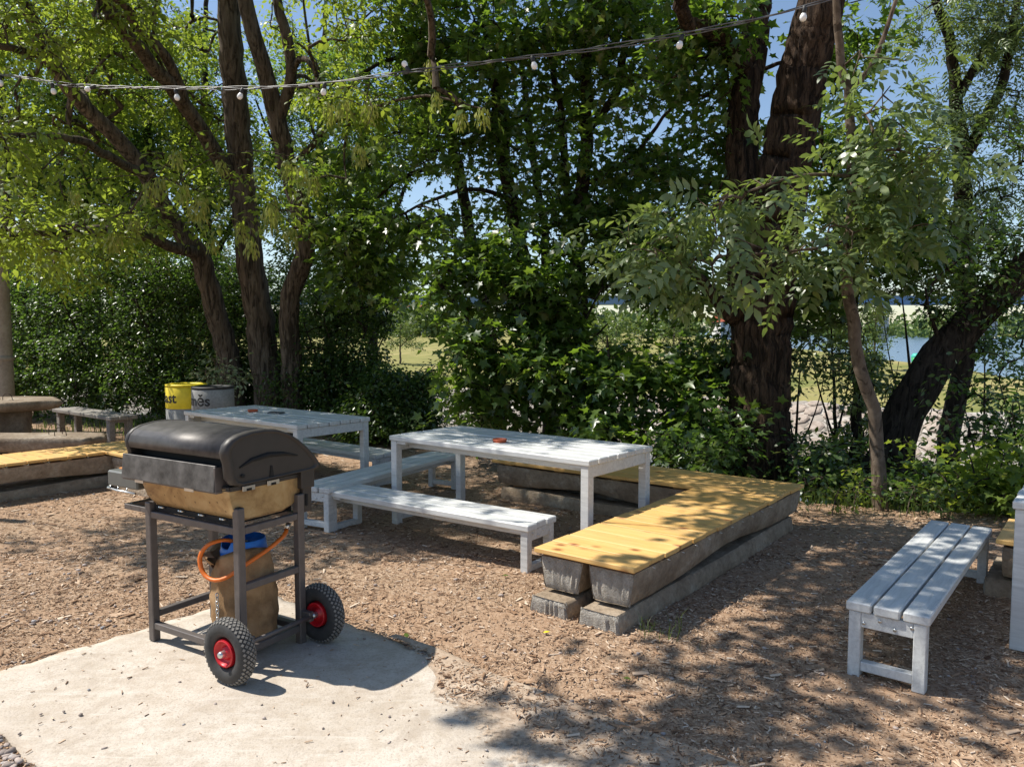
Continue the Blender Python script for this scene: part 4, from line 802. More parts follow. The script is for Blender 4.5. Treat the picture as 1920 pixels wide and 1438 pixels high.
place(copy_tree(ben), -2.08, 8.62, -38.5, 'pale slatted bench behind the table by the bins', 'bench', 'pale slatted benches')
place(copy_tree(ben), 2.36, 4.26, 51.3, 'pale three-slat bench standing apart from the pine seats, dappled with leaf shade', 'bench', 'pale slatted benches')

# ------------------------------------------------------------------ pine seats on stacked concrete sleepers
def sleeper_mesh(L, wt, wb, h, seed, waist=0.74):
    """railway sleeper along x, z from 0 to h, wb wide at the bottom and wt at the top, slimmer in the middle"""
    r_ = random.Random(seed); n = 33; mb_ = MB(); rings = []
    sec = [(-.5, 0), (-.5, .16), (-.5, .5), (-.49, .88), (-.44, 1), (-.2, 1), (.2, 1), (.44, 1), (.49, .88), (.5, .5), (.5, .16), (.5, 0), (.2, 0), (-.2, 0)]
    for i in range(n):
        u = i / (n - 1); x = (u - .5) * L; m = math.exp(-((u - .5) / .2) ** 2); hh = h * (1 - (1 - waist) * m); ww = 1 - .10 * m
        e_ = 0.985 if i in (0, n - 1) else 1.0; ring_ = []
        for (s, t_) in sec:
            w_ = (wb + (wt - wb) * max(0, t_)) * ww * (.94 if t_ < .05 else 1); jit = 0.003
            ring_.append((x + r_.uniform(-jit, jit), s * 2 * w_ / 2 * e_ + r_.uniform(-jit, jit) * .8, t_ * hh * e_ + r_.uniform(-jit, jit) * .7))
        rings.append(ring_)
    k = len(sec); v = [p for q in rings for p in q]
    mb_.add(v, [(i * k + j, i * k + (j + 1) % k, (i + 1) * k + (j + 1) % k, (i + 1) * k + j) for i in range(n - 1) for j in range(k)], True)
    # broken end faces, sunlight put into their paler colour, with the ribs of the old wire holes
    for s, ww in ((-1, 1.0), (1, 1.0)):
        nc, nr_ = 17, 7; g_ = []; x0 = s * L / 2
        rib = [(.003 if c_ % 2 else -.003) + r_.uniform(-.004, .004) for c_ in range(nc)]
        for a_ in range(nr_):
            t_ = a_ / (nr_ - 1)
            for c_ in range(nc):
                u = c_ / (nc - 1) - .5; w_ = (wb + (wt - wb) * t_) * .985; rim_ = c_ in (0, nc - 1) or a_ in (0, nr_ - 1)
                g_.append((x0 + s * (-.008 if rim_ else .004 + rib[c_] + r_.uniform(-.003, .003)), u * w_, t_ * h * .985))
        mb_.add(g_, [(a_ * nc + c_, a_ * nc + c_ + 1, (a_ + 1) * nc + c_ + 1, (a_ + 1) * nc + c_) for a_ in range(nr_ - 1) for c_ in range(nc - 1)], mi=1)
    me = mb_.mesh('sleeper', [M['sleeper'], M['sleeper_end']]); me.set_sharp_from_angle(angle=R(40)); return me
BLK = [MB().box((0, 0, 0), (0.13, 0.10, 0.05), 0.004).mesh('wood_block', M['block']), MB().box((0, 0, 0), (0.10, 0.20, 0.022), 0.003).mesh('batten', M['pine'])]
NAIL = MB().tube([(0, 0, 0), (0.03, 0, -0.002)], 0.0022, 5).mesh('nail', M['steel'])
def pine_seat(org, ang, L1, Wd, L2, side, label, slabs, where, leg1=True):
    """an L of planks: arm along x, second arm from its far end; side=+1 second arm to the left, -1 to the right"""
    root = empty('pine_seat', (org[0], org[1], 0), ang); tag(root, label, 'seat', 'pine seats on sleepers'); zt = 0.375; th = 0.028; gap_ = 0.010
    y0, y1 = (0, Wd); n1 = max(1, round((L1 - (Wd if L2 else 0)) / 0.185)); pw = (L1 - (Wd if L2 else 0)) / n1
    me = MB().box((0, 0, 0), (pw - gap_, Wd, th), 0.003).mesh('plank', M['pine'])
    for i in range(n1):
        o = link('plank', me, root, ((i + .5) * pw, Wd / 2 + .004 * math.sin(i * 2.7), zt - th / 2 + .0012 * math.sin(i * 1.7)))
        if i: link('nail', NAIL, root, (i * pw, -0.002, zt - th - .004), (0, 0, -math.pi / 2))
    if L2:
        lo_, hi_ = (0, Wd + L2) if side > 0 else (-L2, Wd); nl = 4; lw = Wd / nl
        me2 = MB().box((0, 0, 0), (lw - gap_, hi_ - lo_, th), 0.003).mesh('plank', M['pine'])
        for i in range(nl): link('plank', me2, root, (L1 - Wd + (i + .5) * lw, (lo_ + hi_) / 2 + .004 * math.sin(i * 2), zt - th / 2 + .0012 * math.sin(i * 1.3)))
    A = Matrix.Rotation(ang, 4, 'Z'); G_ = 'concrete sleepers under the pine seats'
    def put(name, me_, x, y, z, rz, lab=None, cat=None, flip=False, grp=None):
        p = A @ Vector((x, y, 0)); o = link(name, me_); o.location = (org[0] + p.x, org[1] + p.y, z); o.rotation_euler = (math.pi if flip else 0, 0, ang + rz); tag(o, lab, cat, grp); return o
    hl, hu = 0.125, 0.188
    def pair(cx_, cy_, rz, Ls, seed, tx):
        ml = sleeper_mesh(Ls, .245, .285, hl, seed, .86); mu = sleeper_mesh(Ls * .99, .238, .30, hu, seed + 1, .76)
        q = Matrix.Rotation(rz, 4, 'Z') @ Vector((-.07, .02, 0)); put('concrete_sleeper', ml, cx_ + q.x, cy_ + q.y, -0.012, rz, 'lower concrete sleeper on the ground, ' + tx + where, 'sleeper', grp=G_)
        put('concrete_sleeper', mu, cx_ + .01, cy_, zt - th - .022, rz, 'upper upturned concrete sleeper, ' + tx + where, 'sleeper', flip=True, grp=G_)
        for s in (-1, 1):
            q = Matrix.Rotation(rz, 4, 'Z') @ Vector((s * Ls * .40, 0, 0)); put('wood_block', BLK[0], cx_ + q.x, cy_ + q.y, hl + .002, rz + .3 * s, 'wood block at the %s end, ' % ('near' if s < 0 else 'far') + tx + where, 'block', grp='wedge blocks between sleepers')
            for u in (.44, .15):
                q = Matrix.Rotation(rz, 4, 'Z') @ Vector((s * Ls * u, 0, 0)); b = link('batten', BLK[1], root, (cx_ + q.x, cy_ + q.y, zt - th - .0108), (0, 0, rz))
    Ls = min(L1 - .05, 2.84)
    if leg1:
        pair(L1 - .03 - Ls / 2 - (0 if L2 else -.0), .165, 0, Ls, slabs, 'outer edge, cross-planked arm, ' if L2 else 'one edge, '); pair(L1 - .03 - Ls / 2, .50, 0, Ls, slabs + 3, 'inner edge, cross-planked arm, ' if L2 else 'other edge, ')
    if L2:
        cyy = (Wd + .06 + (L2 - .1) / 2) if side > 0 else (-.06 - (L2 - .1) / 2)
        pair(L1 - Wd + .165, cyy, math.pi / 2, L2 - .1, slabs + 6, 'front edge, long-planked arm, '); pair(L1 - .165, cyy, math.pi / 2, L2 - .1, slabs + 9, 'back edge, long-planked arm, ')
    return root
VA = R(52.0)
pine_seat((0.65, 4.03), VA, 2.88, 0.665, 2.15, 1, 'L-shaped bright yellow pine seat round the table with one dish', 10, 'seat by the thick trunk')
pine_seat((-5.62, 6.24), VA, 2.88, 0.665, 2.2, -1, 'L-shaped pine seat between barbecue and stone bench, partly shaded', 30, 'seat by the stone bench')
pine_seat((2.95, 4.62), ANG, 2.2, 0.665, 0, 1, 'short stretch of pine seat behind the half-hidden table', 60, 'seat past the lone bench')

# dishes and tray on the tables
def dish(x, y, z, label, s=1.0):
    o = MB().lathe([(0, .006), (.046, .006), (.050, .024), (.056, .026), (.058, .022), (.052, .0), (0, 0)], 28).build('terracotta_dish', M['terracotta'], None, (x, y, z)); o.scale = (s, s, s); tag(o, label, 'dish', 'terracotta dishes on the tables')
zt2 = T2.location.z + .7705
dish(*P(937, 820, 6.07)[:2], zt2, 'orange terracotta ashtray dish alone on the middle table')
zt1 = T1.location.z + .7705
def on_z(x, y, z):
    d = ray(x, y); t = (z - EYE) / d[2]; return d[0] * t, d[1] * t
dish(*on_z(474, 772, zt1), zt1, 'red terracotta dish beside a dark tray on the table by the bins', .95)
tr = MB().box((0, 0, .006), (.17, .10, .012), .003).build('dark_tray', M['slate'], None, (*on_z(518, 775, zt1), zt1 - .0005), (0, 0, R(-25))); tag(tr, 'flat dark grey tray lying on the table by the bins', 'tray')
MB().box((0, 0, .0135), (.15, .08, .003), .001).build('inlay', M['black'], tr)

# ------------------------------------------------------------------ barbecue cart
GA = R(-31.5); bq = empty('barbecue_cart', (-1.4975, 3.9475, 0.014), GA); tag(bq, 'dark lidded gas barbecue on a brown steel trolley with two red-hubbed wheels', 'barbecue')
def part(name, mb_, mat, parent=bq): return mb_.build(name, mat, parent)
PX, PY, PS = .345, .188, .042
for sx in (-1, 1):
    for sy in (-1, 1):
        top = .79 if sx > 0 else .74
        mb_ = MB().box((sx * PX, sy * PY, top / 2), (PS, PS, top), .004)
        if sx > 0: mb_.box((sx * PX, sy * PY, top - .012), (PS * .72, PS * .72, .03), .001, mi=1)
        mb_.build('post', [M['frame'], M['black']], bq)
def rail(p, q, s=.034, name='rail', parent=bq, mat=None):
    p, q = Vector(p), Vector(q); d = q - p; rz = math.atan2(d.y, d.x)
    o = MB().box((0, 0, 0), (d.length, s, s), .003).build(name, mat or M['frame'], parent, (p + q) / 2, (0, 0, rz)); return o
h_ = PS / 2
for sy in (-1, 1):
    rail((-PX + h_, sy * PY, .085), (PX - h_, sy * PY, .085)); rail((-PX + h_, sy * PY, .677), (PX - h_, sy * PY, .677))
for z in (.085, .40, .677): rail((PX, -PY + h_, z), (PX, PY - h_, z))
rail((-PX, -PY + h_, .14), (-PX, PY - h_, .14)); rail((-PX, -PY + h_, .677), (-PX, PY - h_, .677)); rail((.12, -PY + h_, .055), (.12, PY - h_, .055)); rail((-.02, -PY + h_, .055), (-.02, PY - h_, .055))
# push handle
mb_ = MB()
for yy in (-.165, .055): mb_.box((-PX - .125, yy, .685), (.25, .03, .03), .003)
mb_.box((-PX - .235, -.055, .685), (.03, .19, .03), .003); part('handle', mb_, M['frame'])
# fire tub with curved belly
prof = [(-.238, .885), (-.230, .825), (-.213, .768), (-.186, .732), (-.13, .712), (.10, .712), (.16, .73), (.20, .768), (.225, .825), (.238, .885)]
sts = [(-.40, .05), (-.375, .55), (-.335, .9), (-.29, 1), (-.02, 1), (-.015, .985), (-.01, 1), (.25, 1), (.30, 1), (.325, .97), (.338, .9)]
v = []; k = len(prof)
for (x, dpt) in sts: v += [(x, y * (.86 + .14 * dpt), .885 - (.885 - z) * dpt) for (y, z) in prof]
mb_ = MB().add(v, [(i * k + j, i * k + j + 1, (i + 1) * k + j + 1, (i + 1) * k + j) for i in range(len(sts) - 1) for j in range(k - 1)], True)
mb_.add(v[:k], [tuple(range(k))]).add(v[-k:], [tuple(reversed(range(k)))]); part('fire_tub', mb_, M['tub'])
mb_ = MB().box((-.03, 0, .703), (.64, .36, .012), .002)
for sy in (-1, 1): mb_.box((-.03, sy * .175, .712), (.66, .012, .03), .002)
part('tray', mb_, M['black'])
for i in range(4):
    for dx in (0, .018): MB().tube([(-.25 + i * .16 + dx, -.172, .715), (-.25 + i * .16 + dx, -.205, .727)], .004, 6).build('screw', M['steel'], bq)
part('rim', MB().box((-.03, -.222, .885), (.74, .03, .022), .002).box((-.03, .222, .885), (.74, .03, .022), .002).box((.335, 0, .885), (.022, .46, .022), .002).box((-.40, 0, .885), (.022, .46, .022), .002), M['lidside'])
part('gap_shade_box', MB().box((-.04, .015, .955), (.72, .43, .13), .004), M['black'])  # solid black box standing in for the shade in the gap below the lid
# front guard plate, slightly tilted
mb_ = MB(); mb_.box((0, 0, 0), (.735, .012, .125), .002, Matrix.Rotation(R(-6), 4, 'X')); mb_.build('front_plate', M['panel'], bq, (-.08, -.268, .935))
part('front_trough', MB().box((-.08, -.247, .872), (.75, .05, .014), .002).box((.285, -.235, .93), (.012, .075, .12), .002), M['frame'])
for x in (-.30, .10): MB().box((0, 0, 0), (.07, .006, .018), .001).build('bracket', M['steel'], bq, (x, -.275, .868))
for y, z in ((-.13, .896), (.02, .898)):
    mb_ = MB().box((0, 0, 0), (.006, .075, .026), .002); mb_.box((.0035, 0, -.006), (.002, .03, .012), .0, mi=1); mb_.build('bracket', [M['steel'], M['black']], bq, (.352, y, z - .018))
# lid: rolled shell between two cast cheeks
arc = [(-.268, 1.035), (-.274, 1.065), (-.262, 1.098), (-.235, 1.122), (-.19, 1.139), (-.12, 1.150), (-.04, 1.152), (.04, 1.142), (.11, 1.117), (.18, 1.075), (.245, 1.022), (.30, .965), (.325, .93)]
cheek = arc + [(.322, .914), (.29, .905), (.16, .903), (-.19, .898), (-.232, .910), (-.252, .94), (-.256, .985), (-.262, 1.02)]
def shell(a, x0, x1, t):
    m = len(a); ins = []
    for i, p in enumerate(a):
        q0, q1 = a[max(i - 1, 0)], a[min(i + 1, m - 1)]; dx, dy = q1[0] - q0[0], q1[1] - q0[1]; l_ = math.hypot(dx, dy); ins.append((p[0] + dy / l_ * t, p[1] - dx / l_ * t))
    return list(a) + ins[::-1]
lid = part('lid', MB().prism(shell(arc, 0, 0, .006), -.395, .335), M['lid'])
lid.data.polygons.foreach_set('use_smooth', [abs(p.normal.x) < .5 for p in lid.data.polygons])
def cheek_mb(x0, x1):
    cy_, cz_ = .02, 1.0; mb_ = MB(); n = len(cheek); s = 1 if x1 > x0 else -1
    ring = lambda x, f: [(x, cy_ + (y - cy_) * f, cz_ + (z - cz_) * f) for y, z in cheek]
    R_ = [ring(x0, 1.0), ring(x0 + (x1 - x0) * .45, 1.018), ring(x0 + (x1 - x0) * .8, 1.0), ring(x1, .965), ring(x1, .90), ring(x1 - s * .010, .875)]
    v = [p for q in R_ for p in q]; mb_.add(v, [(i * n + j, i * n + (j + 1) % n, (i + 1) * n + (j + 1) % n, (i + 1) * n + j) for i in range(len(R_) - 1) for j in range(n)], True)
    mb_.add(R_[0], [tuple(range(n))]).add(R_[-1], [tuple(range(n))]); return mb_
for x0, x1 in ((.325, .372), (-.385, -.425)): cheek_mb(x0, x1).build('lid_cheek', M['lidside'], lid)
crv = MB(); pts = [(-.19, .985), (-.12, 1.012), (-.02, 1.024), (.08, 1.016), (.17, .995)]
crv.tube([(.364, y, z) for y, z in pts], [.004, .011, .013, .010, .003], 8).build('groove', M['black'], lid)
MB().lathe([(0, .012), (.009, .012), (.009, -.006)], 14, (.361, -.175, .945), 'x').build('rivet', M['black'], lid)
MB().prism([(-.012, .912), (.014, .912), (.006, .968), (-.004, .968)], .360, .366).build('vent_slot', M['black'], lid)
# hinge box at the back right, chimney-like bracket
mb_ = MB().box((.345, .235, .865), (.05, .09, .10), .004).box((.345, .235, .76), (.035, .06, .14), .003); part('hinge_box', mb_, M['lidside'])
MB().box((.366, .225, .755), (.008, .012, .06)).build('slot', M['black'], bq)
# side shelf with an orange wooden board
sh = part('side_shelf', MB().box((-.575, .0, .832), (.27, .40, .085), .008), M['greymetal'])
MB().box((-.58, .02, .8755), (.22, .33, .012), .003).build('shelf_board', M['orangewood'], sh)
MB().tube([(-.44, -.21, .775), (-.60, -.212, .775), (-.70, -.205, .778), (-.72, -.17, .79), (-.72, .15, .79)], .006, 8).build('hook_rail', M['steel'], sh)
for x in (-.52, -.60, -.67): MB().tube([(x, -.212, .775), (x, -.205, .795)], .004, 6).build('hook', M['steel'], sh)
# wheels
def wheel(y, parent=bq):
    w_ = MB(); r, hw = .155, .043; prof_ = []
    for i in range(17):
        a = -math.pi * .5 + math.pi * 2 * i / 16; prof_.append((r - .045 + .045 * math.cos(a), hw * math.sin(a) * 1.0))
    w_.lathe(prof_, 40, axis='y', closed=False)
    for row, yy in enumerate((-.030, -.0175, -.006, .006, .0175, .030)):
        nb_ = 40; rr = r - .045 + .045 * math.sqrt(max(0, 1 - (yy / hw) ** 2))
        for i in range(nb_):
            a = 2 * math.pi * (i + .5 * (row % 2)) / nb_; sl = math.asin(max(-1, min(1, yy / hw)))
            Mx = Matrix.Rotation(-a, 4, 'Y') @ Matrix.Rotation(sl, 4, 'Z') @ Matrix.Rotation(R(45), 4, 'X')
            w_.box((math.cos(a) * rr, yy, math.sin(a) * rr), (.005, .0112, .0112), 0, Mx, mi=1)
    o = w_.build('wheel', [M['rubber'], M['tread']], parent, (.42, y, r)); o['label'] = 'pneumatic wheel with diamond tread and red hub'
    hub = MB().lathe([(.064, -.034), (.060, -.040), (.055, -.036), (.048, -.016), (.028, -.012), (.026, -.030), (0, -.030)], 28, axis='y').lathe([(.064, .034), (.060, .040), (.055, .036), (.048, .016), (.028, .012), (.026, .030), (0, .030)], 28, axis='y').lathe([(.066, -.037), (.066, .037)], 28, axis='y').build('rim', M['red'], o)
    MB().lathe([(0, -.062), (.012, -.060), (.016, -.050), (.016, -.026)], 14, axis='y').build('hub_cap', M['steel'], o)
wheel(-.315); wheel(.255)
part('axle', MB().tube([(.42, -.30, .155), (.42, .24, .155)], .011, 10), M['frame'])
for sy in (-1, 1): MB().box((.39, sy * PY, .155), (.075, .03, .05), .003).build('axle_bracket', M['frame'], bq)
# the gas bottle in its sack, standing on the trolley floor
gx, gy = .15, -.005; gq = bq.matrix_basis @ Vector((gx, gy, .072)) if False else (Matrix.Translation(bq.location) @ Matrix.Rotation(GA, 4, 'Z')) @ Vector((gx, gy, .073))
gb_ = empty('gas_bottle', gq, GA); gb_.scale = (1, 1, .84); tag(gb_, 'gas bottle with blue collar wrapped in a brown burlap sack on the barbecue trolley', 'gas bottle')
def sack(p):
    v = []; n = 44; rows = []
    for i in range(25):
        u = i / 24; z = .50 * u; rad = .152 + .008 * math.sin(u * 5) - .02 * max(0, u - .82) / .18
        for k in range(n):
            a = 2 * math.pi * k / n; f = .004 * math.sin(a * 7 + u * 6) + .004 * math.sin(a * 13 - u * 4) + .003 * math.sin(u * 23 + a * 2) + (.012 * math.sin(a * 3 + 1) * u)
            top = .07 * max(0, u - .8) / .2 * math.sin(a + 2.0)
            v.append(((rad + f) * math.cos(a), (rad + f) * math.sin(a), z + top))
    mb_ = MB().add(v, [(i * n + k, i * n + (k + 1) % n, (i + 1) * n + (k + 1) % n, (i + 1) * n + k) for i in range(24) for k in range(n)], True)
    rim = v[-n:]; inn = [(x * .86, y * .86, z - .05) for x, y, z in rim]; mb_.add(rim + inn, [(k, (k + 1) % n, n + (k + 1) % n, n + k) for k in range(n)], True)
    mb_.add(v[:n], [tuple(range(n))]); return mb_.build('sack', M['burlap'], p)
sk_ = sack(gb_)
# folded-over flap of the sack
fl = MB(); vv = []
for i in range(9):
    for k in range(9):
        a = R(165) + R(95) * k / 8; u = i / 8; rr = .158 + .04 * math.sin(u * math.pi) ; z = .525 + .03 * math.sin(u * math.pi) - .11 * u * (1 - .6 * abs(k - 4) / 4) + .01 * math.sin(k * 1.3); vv.append((rr * math.cos(a), rr * math.sin(a), z))
fl.add(vv, [(i * 9 + k, i * 9 + k + 1, (i + 1) * 9 + k + 1, (i + 1) * 9 + k) for i in range(8) for k in range(8)], True); fl.build('flap', M['burlap'], sk_)
MB().lathe([(0, 0.0), (.105, .0), (.11, .03), (.11, .42), (.10, .465), (.06, .505), (.03, .51), (0, .51)], 28).build('bottle', M['blue'], gb_)
col_ = MB(); n = 30; vv = []
for i, (z, r) in enumerate(((.475, .112), (.53, .116), (.60, .108), (.605, .103), (.53, .108), (.475, .106))):
    for k in range(n):
        a = 2 * math.pi * k / n; cut = -.045 if (abs(((a - R(250)) + math.pi) % (2 * math.pi) - math.pi) < .55 and z > .55) else 0; vv.append((r * math.cos(a), r * math.sin(a), z + cut))
col_.add(vv, [(i * n + k, i * n + (k + 1) % n, ((i + 1) % 6) * n + (k + 1) % n, ((i + 1) % 6) * n + k) for i in range(6) for k in range(n)], True); col_.build('collar', M['blue'], gb_)
MB().lathe([(0, .58), (.022, .58), (.024, .55), (.014, .54), (.014, .50)], 14).build('valve', M['steel'], gb_)
hs = [(.0, -.02, .57), (-.02, -.10, .61), (-.06, -.17, .59), (-.085, -.195, .52), (-.06, -.20, .44), (.0, -.195, .405), (.07, -.17, .42), (.13, -.09, .49), (.17, .02, .56), (.165, .12, .61), (.15, .15, .64)]
hp = crm([(*p, .011) for p in hs], .02); MB().tube([p[:3] for p in hp], .0115, 10).build('hose', M['hose'], gb_)
MB().tube([hp[-1][:3], (hp[-1][0] - .004, hp[-1][1] + .02, hp[-1][2] + .03)], .014, 10).build('hose_clip', M['steel'], gb_)
ch_ = MB()
for i in range(9):
    z = .31 - i * .024; c = Vector((.02, -.182, z)); ax_ = Vector((1, 0, 0)) if i % 2 else Vector((0, 1, 0)); pts = [c + ax_ * .008 * math.cos(t) + Vector((0, 0, .016 * math.sin(t))) for t in [2 * math.pi * k / 10 for k in range(10)]]; ch_.tube(pts, .0028, 5, closed=True)
tag(ch_.build('chain', M['steel'], gb_), kind='stuff')
print('furniture', round(time.time() - T0, 1))

# ------------------------------------------------------------------ left corner: stone furniture, old bench, bins, pole
def slab_rock(pts, h, jit, seed, mat, name, parent=None, loc=(0, 0, 0), under=.8):
    """flat rough rock with an irregular outline"""
    r_ = random.Random(seed); n = len(pts); c = (sum(p[0] for p in pts) / n, sum(p[1] for p in pts) / n); out = []
    for i in range(n):
        a, b = pts[i], pts[(i + 1) % n]
        for k in range(5): out.append((a[0] + (b[0] - a[0]) * k / 5 + r_.uniform(-jit, jit), a[1] + (b[1] - a[1]) * k / 5 + r_.uniform(-jit, jit)))
    m = len(out); rings = []
    for (f, z) in ((under, 0), (.95, h * .3), (1.0, h * .65), (.985, h * .95), (.94, h), (.6, h * 1.02), (.25, h)):
        rings.append([(c[0] + (p[0] - c[0]) * f + r_.uniform(-jit, jit) * .4, c[1] + (p[1] - c[1]) * f + r_.uniform(-jit, jit) * .4, z + r_.uniform(-jit, jit) * .35) for p in out])
    v = [p for q in rings for p in q]; mb_ = MB().add(v, [(i * m + j, i * m + (j + 1) % m, (i + 1) * m + (j + 1) % m, (i + 1) * m + j) for i in range(6) for j in range(m)], True)
    mb_.add(rings[0], [tuple(range(m))]).add(rings[-1], [tuple(range(m))]); return mb_.build(name, mat, parent, loc)
def staple(x, y, z, rz, parent, s=1.0):
    pts = [(-.05 * s, 0, -.02), (-.05 * s, 0, .05 * s), (-.025 * s, 0, .085 * s), (.015 * s, 0, .09 * s), (.045 * s, 0, .06 * s), (.055 * s, .01, -.02)]; MB().tube([p[:3] for p in crm([(*p, .004) for p in pts], .02)], .005, 6).build('iron_loop', M['rebar'], parent, (x, y, z), (0, 0, rz))
st_ = empty('stone_table', (-6.85, 10.4, 0)); tag(st_, 'rough stone table on a boulder foot with iron loops in its top', 'table')
slab_rock([(-1.4, -.75), (.2, -.62), (.78, -.05), (.35, .42), (-1.4, .5)], .15, .03, 3, M['stone'], 'table_top', st_, (0, 0, .56), .72)
slab_rock([(-.85, -.42), (.12, -.42), (.28, .05), (.05, .3), (-.85, .3)], .60, .035, 4, M['stone'], 'foot', st_, (0, 0, -.03), 1.12)
staple(-.35, -.2, .70, .4, st_); staple(.1, -.15, .70, .2, st_, 1.1); staple(-.75, -.3, .70, .9, st_)
sb_ = empty('stone_bench', (-5.95, 9.35, 0)); tag(sb_, 'low dark rough stone slab bench with iron loops, between stone table and pine seat', 'bench')
slab_rock([(-1.6, -.35), (.85, -.30), (.98, -.02), (.85, .25), (-1.6, .3)], .16, .025, 6, M['stone'], 'slab', sb_, (0, 0, .20), .9); slab_rock([(-1.4, -.2), (-.5, -.2), (-.5, .2), (-1.4, .2)], .23, .03, 8, M['stone'], 'foot', sb_, (0, 0, -.02), 1.05); slab_rock([(.2, -.2), (.75, -.2), (.75, .2), (.2, .2)], .23, .03, 9, M['stone'], 'foot', sb_, (0, 0, -.02), 1.05)
staple(.45, -.05, .355, .3, sb_, 1.2); staple(.3, .1, .355, .1, sb_, 1.5)
ob = empty('old_bench', (-6.05, 11.05, 0), R(-38)); tag(ob, 'weathered grey wooden bench behind the stone slab', 'bench')
for i in range(3): MB().box((0, -.125 + i * .125, .445), (1.9, .115, .05), .006).build('slat', M['oldwood'], ob)
for sx in (-1, 1):
    for sy in (-1, 1): MB().box((sx * .8, sy * .12, .21), (.10, .08, .42), .006).build('leg', M['oldwood'], ob)
    MB().box((sx * .8, 0, .395), (.07, .34, .05), .004).build('crossbar', M['oldwood'], ob)
def text_on_cyl(txt, size, rad, z, a_end, parent):
    """letters bent round a drum; a_end is the bearing of the last letter's right edge"""
    cu = bpy.data.curves.new('lettering', 'FONT'); cu.body = txt; cu.size = size; cu.extrude = 0; cu.offset = 0.004; cu.resolution_u = 3
    to = bpy.data.objects.new('lettering', cu); COL.objects.link(to); dg = bpy.context.evaluated_depsgraph_get(); me = bpy.data.meshes.new_from_object(to.evaluated_get(dg)); bpy.data.objects.remove(to)
    bm = bmesh.new(); bm.from_mesh(me); bmesh.ops.triangulate(bm, faces=bm.faces[:]); bmesh.ops.subdivide_edges(bm, edges=[e for e in bm.edges if e.calc_length() > .04], cuts=2); xs_ = [v.co.x for v in bm.verts]; x1 = max(xs_)
    for v in bm.verts:
        a = a_end + (v.co.x - x1) / rad; v.co = Vector((rad * math.cos(a), rad * math.sin(a), z + v.co.y))
    bm.to_mesh(me); bm.free(); me.materials.clear(); me.materials.append(M['blackpaint']); return link('lettering', me, parent)
def litter_bin(px, Y, txt, size, a_end, band, label):
    p = P(px, 618, Y); o = empty('litter_bin', (p[0], Y, float(gz(p[0], Y)) - .01)); tag(o, label, 'litter bin', 'round concrete litter bins'); r = .255; H_ = .90
    MB().lathe([(0, 0), (r - .01, 0), (r, .02), (r, .60), (r - .006, .605), (r - .006, .615), (r, .62)], 48).build('drum', M['bin'], o)
    MB().lathe([(r, .618), (r + .003, .625), (r + .003, H_ - .01), (r - .006, H_), (r - .03, H_), (r - .035, H_ - .02), (r - .035, .62)], 48).build('upper_band', M[band], o)
    MB().lathe([(0, .66), (r - .035, .66)], 32).build('liner', M['black'], o)
    MB().lathe([(r - .025, H_), (r + .004, H_ + .004), (r + .004, H_ + .028), (r - .03, H_ + .034), (r - .075, H_ + .028), (r - .08, H_ + .005), (r - .025, H_)], 48).build('lid_ring', M['yellow' if band == 'yellow' else 'blackpaint'], o)
    text_on_cyl(txt, size, r + .0055, .70, a_end, o); return o
litter_bin(346, 10.15, 'plast', .185, R(265), 'yellow', 'round concrete litter bin with yellow top reading plast')
litter_bin(396, 9.85, 'smés'.replace('é', 'ě'), .185, R(283), 'bin', 'round plain grey concrete litter bin reading směs')
pl = P(2, 618, 12.6); po = empty('pale_pole', (pl[0], 12.6, -.05)); tag(po, 'smooth pale beige pole rising beside the stone table', 'pole')
MB().lathe([(.165, 0), (.165, .4), (.155, .45), (.145, 3), (.125, 7.5), (0, 7.5)], 24).build('shaft', M['pole'], po); MB().lathe([(.175, 1.2), (.178, 1.21), (.178, 1.26), (.15, 1.27)], 24).build('band', M['pole'], po)

# ------------------------------------------------------------------ string of lamps overhead
sl = empty('string_lights', (-7.2, 7.1, 0)); tag(sl, 'sagging black cable with small white bulbs strung overhead', 'string lights'); so = Vector(sl.location)
cpx = [(-330, 118, 6.7), (0, 142, 6.1), (120, 158, 5.95), (300, 166, 5.75), (470, 165, 5.55), (640, 152, 5.35), (800, 132, 5.15), (960, 110, 4.98), (1130, 90, 4.82), (1280, 66, 4.68), (1420, 36, 4.55), (1560, -4, 4.42), (1760, -70, 4.25)]
cp = [Vector((-7.15, 7.1, 4.35))] + [Vector(P(*c)) for c in cpx] + [Vector((4.35, 3.45, 4.5))]
cs = crm([(*c, .01) for c in cp], .06)[:, :3]
tw = MB(); 
for k in range(3):
    pts = [Vector(p) + Vector((0, .009 * math.cos(i * .5 + k * 2.09 + .8 * math.sin(i * .11)), .009 * math.sin(i * .5 + k * 2.09) + .006 * math.sin(i * .23 + k))) - so for i, p in enumerate(cs)]; tw.tube(pts, .0034, 5)
tw.build('cable', M['cable'], sl)
SOCK = MB().lathe([(0, 0), (.014, -.002), (.017, -.02), (.017, -.05), (.013, -.055)], 12).mesh('socket', M['blackpaint']); BULB = MB().lathe([(.012, .03), (.015, .02), (.0225, .004), (.0245, -.008), (.021, -.022), (.012, -.031), (0, -.034)], 16).mesh('bulb', M['bulb'])
for (bx_, by_) in ((30, 150), (118, 164), (205, 160), (343, 170), (470, 172), (612, 168), (777, 128), (1005, 122), (1273, 70), (1500, 22)):
    j = min(range(len(cs)), key=lambda i: abs(960 + FPX * cs[i][0] / cs[i][1] - bx_)); p = Vector(cs[j]) - so; tilt = random.uniform(-.5, .5) if bx_ not in (777, 205) else (2.6 if bx_ == 777 else 1.2)
    s_ = link('socket', SOCK, sl, p, (random.uniform(-.2, .2), tilt, 0)); link('bulb', BULB, s_, (0, 0, -.073)); s_.scale = (.82, .82, .82)
